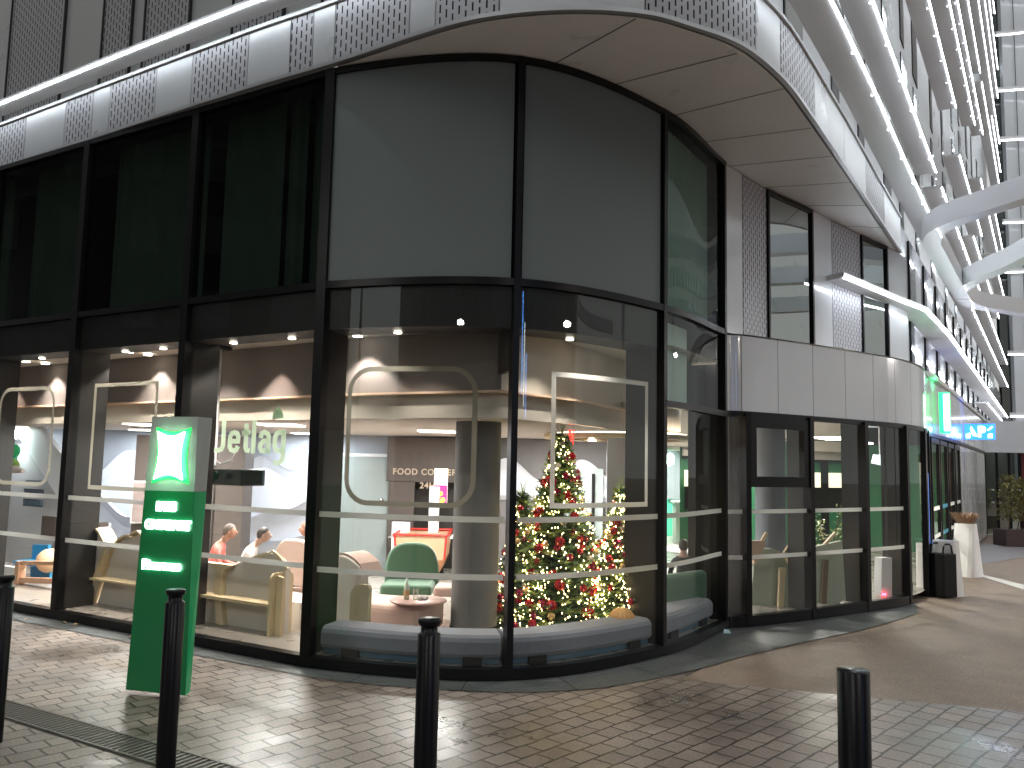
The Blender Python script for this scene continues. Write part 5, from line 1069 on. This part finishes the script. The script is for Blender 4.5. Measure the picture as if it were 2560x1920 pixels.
# litter bin
bi = thing('litter_bin', 'square black litter bin with two arched handles beside the white planters', 'litter bin', (7.80, 15.05, 0), .45)
MB().box((0, 0, .39), (.34, .34, .76)).build('body', BLACKM, bi, bevel=.015); MB().box((.175, 0, .38), (.012, .26, .66)).build('side_door', mat('bin_grey', (.06, .06, .05), .5), bi); MB().box((.183, 0, .62), (.01, .18, .06)).build('slot', JOINT, bi)
for y in (-.12, .12): MB().tube([(-.13, y, .76), (-.10, y, .90), (-.05, y, .94), (.05, y, .94), (.10, y, .90), (.13, y, .76)], .015, 8).build('handle', BLACKM, bi)
def planter(x, y, rb, rt_, h_, label, tw=.35):
    t = thing('white_planter', label, 'planter', (x, y, 0), 0, 'tall white planters by the entrance'); n = 4; mb = MB(); L = []
    for i in range(7):
        z = h_*i/6; r = rb+(rt_-rb)*i/6; a0_ = .5+tw*i/6; ring = []
        for k in range(24):
            th = 2*math.pi*k/24; rr = r/(abs(math.cos(th))**4+abs(math.sin(th))**4)**.25; ring.append((rr*math.cos(th+0)*math.cos(a0_)-rr*math.sin(th)*math.sin(a0_), rr*math.cos(th)*math.sin(a0_)+rr*math.sin(th)*math.cos(a0_), z))
        L.append(ring)
    for i in range(6):
        for k in range(24): mb.face([L[i][k], L[i][(k+1) % 24], L[i+1][(k+1) % 24], L[i+1][k]], None, True)
    mb.face([(a*.86, b*.86, h_-.05) for a, b, z in L[6]]);
    for k in range(24): a, b = L[6][k], L[6][(k+1) % 24]; mb.face([a, b, (b[0]*.86, b[1]*.86, h_-.05), (a[0]*.86, a[1]*.86, h_-.05)])
    mb.build('pot', PLW, t); return t
PLW = mat('planter_white', (.78, .76, .75), .4, noise=.05)
qa, qb, qc = onz(2375, 1490, 0), onz(2418, 1440, 0), onz(2312, 1486, 0)
planter(qa.x, qa.y+.1, .24, .20, .98, 'white tapered planter directly behind the litter bin')
p2 = planter(qb.x, qb.y, .27, .20, 1.13, 'tallest white twisted planter holding dry grass')
planter(qc.x, qc.y+.05, .10, .09, .92, 'slim white planter squeezed between bin and entrance screen', .1)
def tuft(t, z, r, hgt, n, mt, seed):
    R3 = random.Random(seed); mb = MB()
    for i in range(n):
        th = R3.uniform(0, 6.28); a = Vector((r*.4*math.cos(th), r*.4*math.sin(th), z-.04)); e = a+Vector((r*math.cos(th)*R3.uniform(.2, 1), r*math.sin(th)*R3.uniform(.2, 1), hgt*R3.uniform(.5, 1))); m_ = a.lerp(e, .5)+Vector((0, 0, .03)); wv = Vector((-math.sin(th), math.cos(th), 0))*.006; mb.face([a-wv, a+wv, m_+wv, m_-wv]); mb.face([m_-wv, m_+wv, e+wv*.5, e-wv*.5])
    mb.build('dry_grass', mt, t)
tuft(p2, 1.12, .26, .30, 420, mat('dry_grass', (.42, .27, .17), .8), 2)
hg = thing('hedge_planter', 'long dark trough with a sparse olive hedge before the red restaurant front', 'hedge')
hx0, hy = 15.4, 26.0
MB().box((hx0+2.2, hy, .26), (4.6, .7, .5)).build('trough', mat('rust_trough', (.045, .025, .025), .6), hg); R4 = random.Random(8); mh = MB(); mst = MB()
for i in range(5200):
    x = R4.uniform(0, 4.4); z = .75+1.15*R4.random()**.8*(1+.25*math.sin(x*2.3)+.12*math.sin(x*7)); y = R4.uniform(-.35, .35); c = Vector((hx0+x, hy+y, z)); a = Vector((R4.uniform(-1, 1), R4.uniform(-1, 1), R4.uniform(-1, 1))).normalized()*.06; b_ = a.cross(Vector((R4.random(), R4.random(), 1))).normalized()*.03; mh.face([c-a, c+b_, c+a, c-b_])
for i in range(16): x = hx0+.2+i*.27; mst.tube([(x, hy, .5), (x+R4.uniform(-.15, .15), hy, 1.1), (x+R4.uniform(-.3, .3), hy, 1.7)], .014, 5)
mh.build('foliage', mat('olive_leaves', (.20, .19, .07), .7, noise=.5, nscale=3), hg); mst.build('stems', mat('hedge_stems', (.07, .045, .03), .8), hg)
# litter at the foot of the glazing
lt1 = thing('crumpled_blue_wrapper', 'small crumpled pale blue wrapper on the slate kerb', 'litter'); q = onz(1817, 1583, .01)
mb = MB(); mb.raw([(q.x-.05, q.y-.02, .012), (q.x+.05, q.y-.03, .014), (q.x+.04, q.y+.03, .05), (q.x-.03, q.y+.03, .06), (q.x, q.y, .025)], [(0, 1, 4), (1, 2, 4), (2, 3, 4), (3, 0, 4)], False); mb.build('wrapper', mat('pale_blue_foil', (.45, .62, .68), .4), lt1)
for (a, b_, lb) in ((620, 1627, 'dry leaf curled against the plinth, left one'), (638, 1634, 'dry leaf curled on the kerb, right of the first leaf'), (547, 1612, 'pale scrap standing against the dark plinth')):
    lf = thing('dry_leaf', lb, 'leaf'); q = onz(a, b_, .03); mb = MB()
    mb.raw([(q.x-.07, q.y, .012), (q.x-.02, q.y-.04, .03), (q.x+.06, q.y-.02, .05), (q.x+.02, q.y+.03, .09), (q.x-.03, q.y+.01, .07)], [(0, 1, 4), (1, 2, 3, 4)], False); mb.build('blade', mat('leaf_tan', (.40, .30, .17), .7) if 'leaf_tan' not in bpy.data.materials else bpy.data.materials['leaf_tan'], lf)

# ---------------------------------------------------------------- dark blocks added across the square to keep sky glow out of the glazing
DB = mat('dark_facade', (.05, .048, .05), .6, noise=.2, nscale=.4); WL = lampmat('lit_room', (1, .72, .42), .7); WO = lampmat('lit_room_cool', (.7, .85, 1), .6)
def block(x, y, w_, d_, h_, rz, label, seed):
    t = thing('added_opposite_block', label, 'building', (x, y, 0), rz, 'added dark blocks across the square'); R5 = random.Random(seed)
    MB().box((0, 0, h_/2), (w_, d_, h_)).build('wall', DB, t); MB().box((0, 0, h_+.2), (w_+.5, d_+.5, .4)).build('roof', BLACKM, t)
    for i in range(int(w_/3)):
        for k in range(int(h_/3.2)):
            u = R5.random(); mt = WL if u < .008 else WO if u < .025 else WIN
            MB().box((-w_/2+1.8+i*3, d_/2+.01, 2+k*3.2), (1.3, .06, 1.7)).build('window', mt, t)
block(-34, 2, 30, 12, 24, math.radians(-62), 'added dark block that keeps sky glow out of the left windows', 1)
block(-8, -34, 40, 12, 26, 0, 'added dark block straight across the square', 2)
block(32, -20, 30, 12, 22, math.radians(50), 'added dark block that keeps sky glow out of the right-hand windows', 3)

nl = thing('neon_sign', 'tall blue and white vertical neon sign on the block across the square', 'sign')
for i, (c_, e_) in enumerate((((.1, .35, 1), 9), ((.8, .95, 1), 6), ((.1, .3, 1), 8))):
    MB().box((16.0+i*.7, -13.0, 7.5-i*.9), (.16, .16, 4.5-i*.8)).build('tube', lampmat('neon_%s' % ('blue', 'white', 'deep')[i], c_, e_), nl)
MB().box((16.7, -13.3, 7.0), (2.6, .2, 6)).build('backing', BLACKM, nl)
MB().tube([(16.7, -13.35, 0), (16.7, -13.35, 4.0)], .15, 10).build('mast', BLACKM, nl)

R6 = random.Random(11)
for i in range(14):
    sq = R6.uniform(3.0, 7.6); p, t, n = nrm(k1, sq); p = p - n*R6.uniform(.02, .4); lf = thing('dry_leaf', 'small brown dry leaf lying on the slate kerb left of the rounded corner', 'leaf', (p.x, p.y, .012), R6.uniform(0, 6.28), 'scattered dry leaves on the kerb')
    z = R6.uniform(.006, .02); MB().raw([(-.05, 0, 0), (-.015, -.022, z), (.03, -.016, z*1.3), (.055, 0, .004), (.02, .022, z), (-.02, .02, z*1.4)], [(0, 1, 2, 3), (0, 3, 4, 5)], False); mb = MB(); mb.raw([(-.05, 0, 0), (-.015, -.022, z), (.03, -.016, z*1.3), (.055, 0, .004), (.02, .022, z), (-.02, .02, z*1.4)], [(0, 1, 2, 3), (0, 3, 4, 5)], False); mb.build('blade', bpy.data.materials['leaf_tan'], lf)
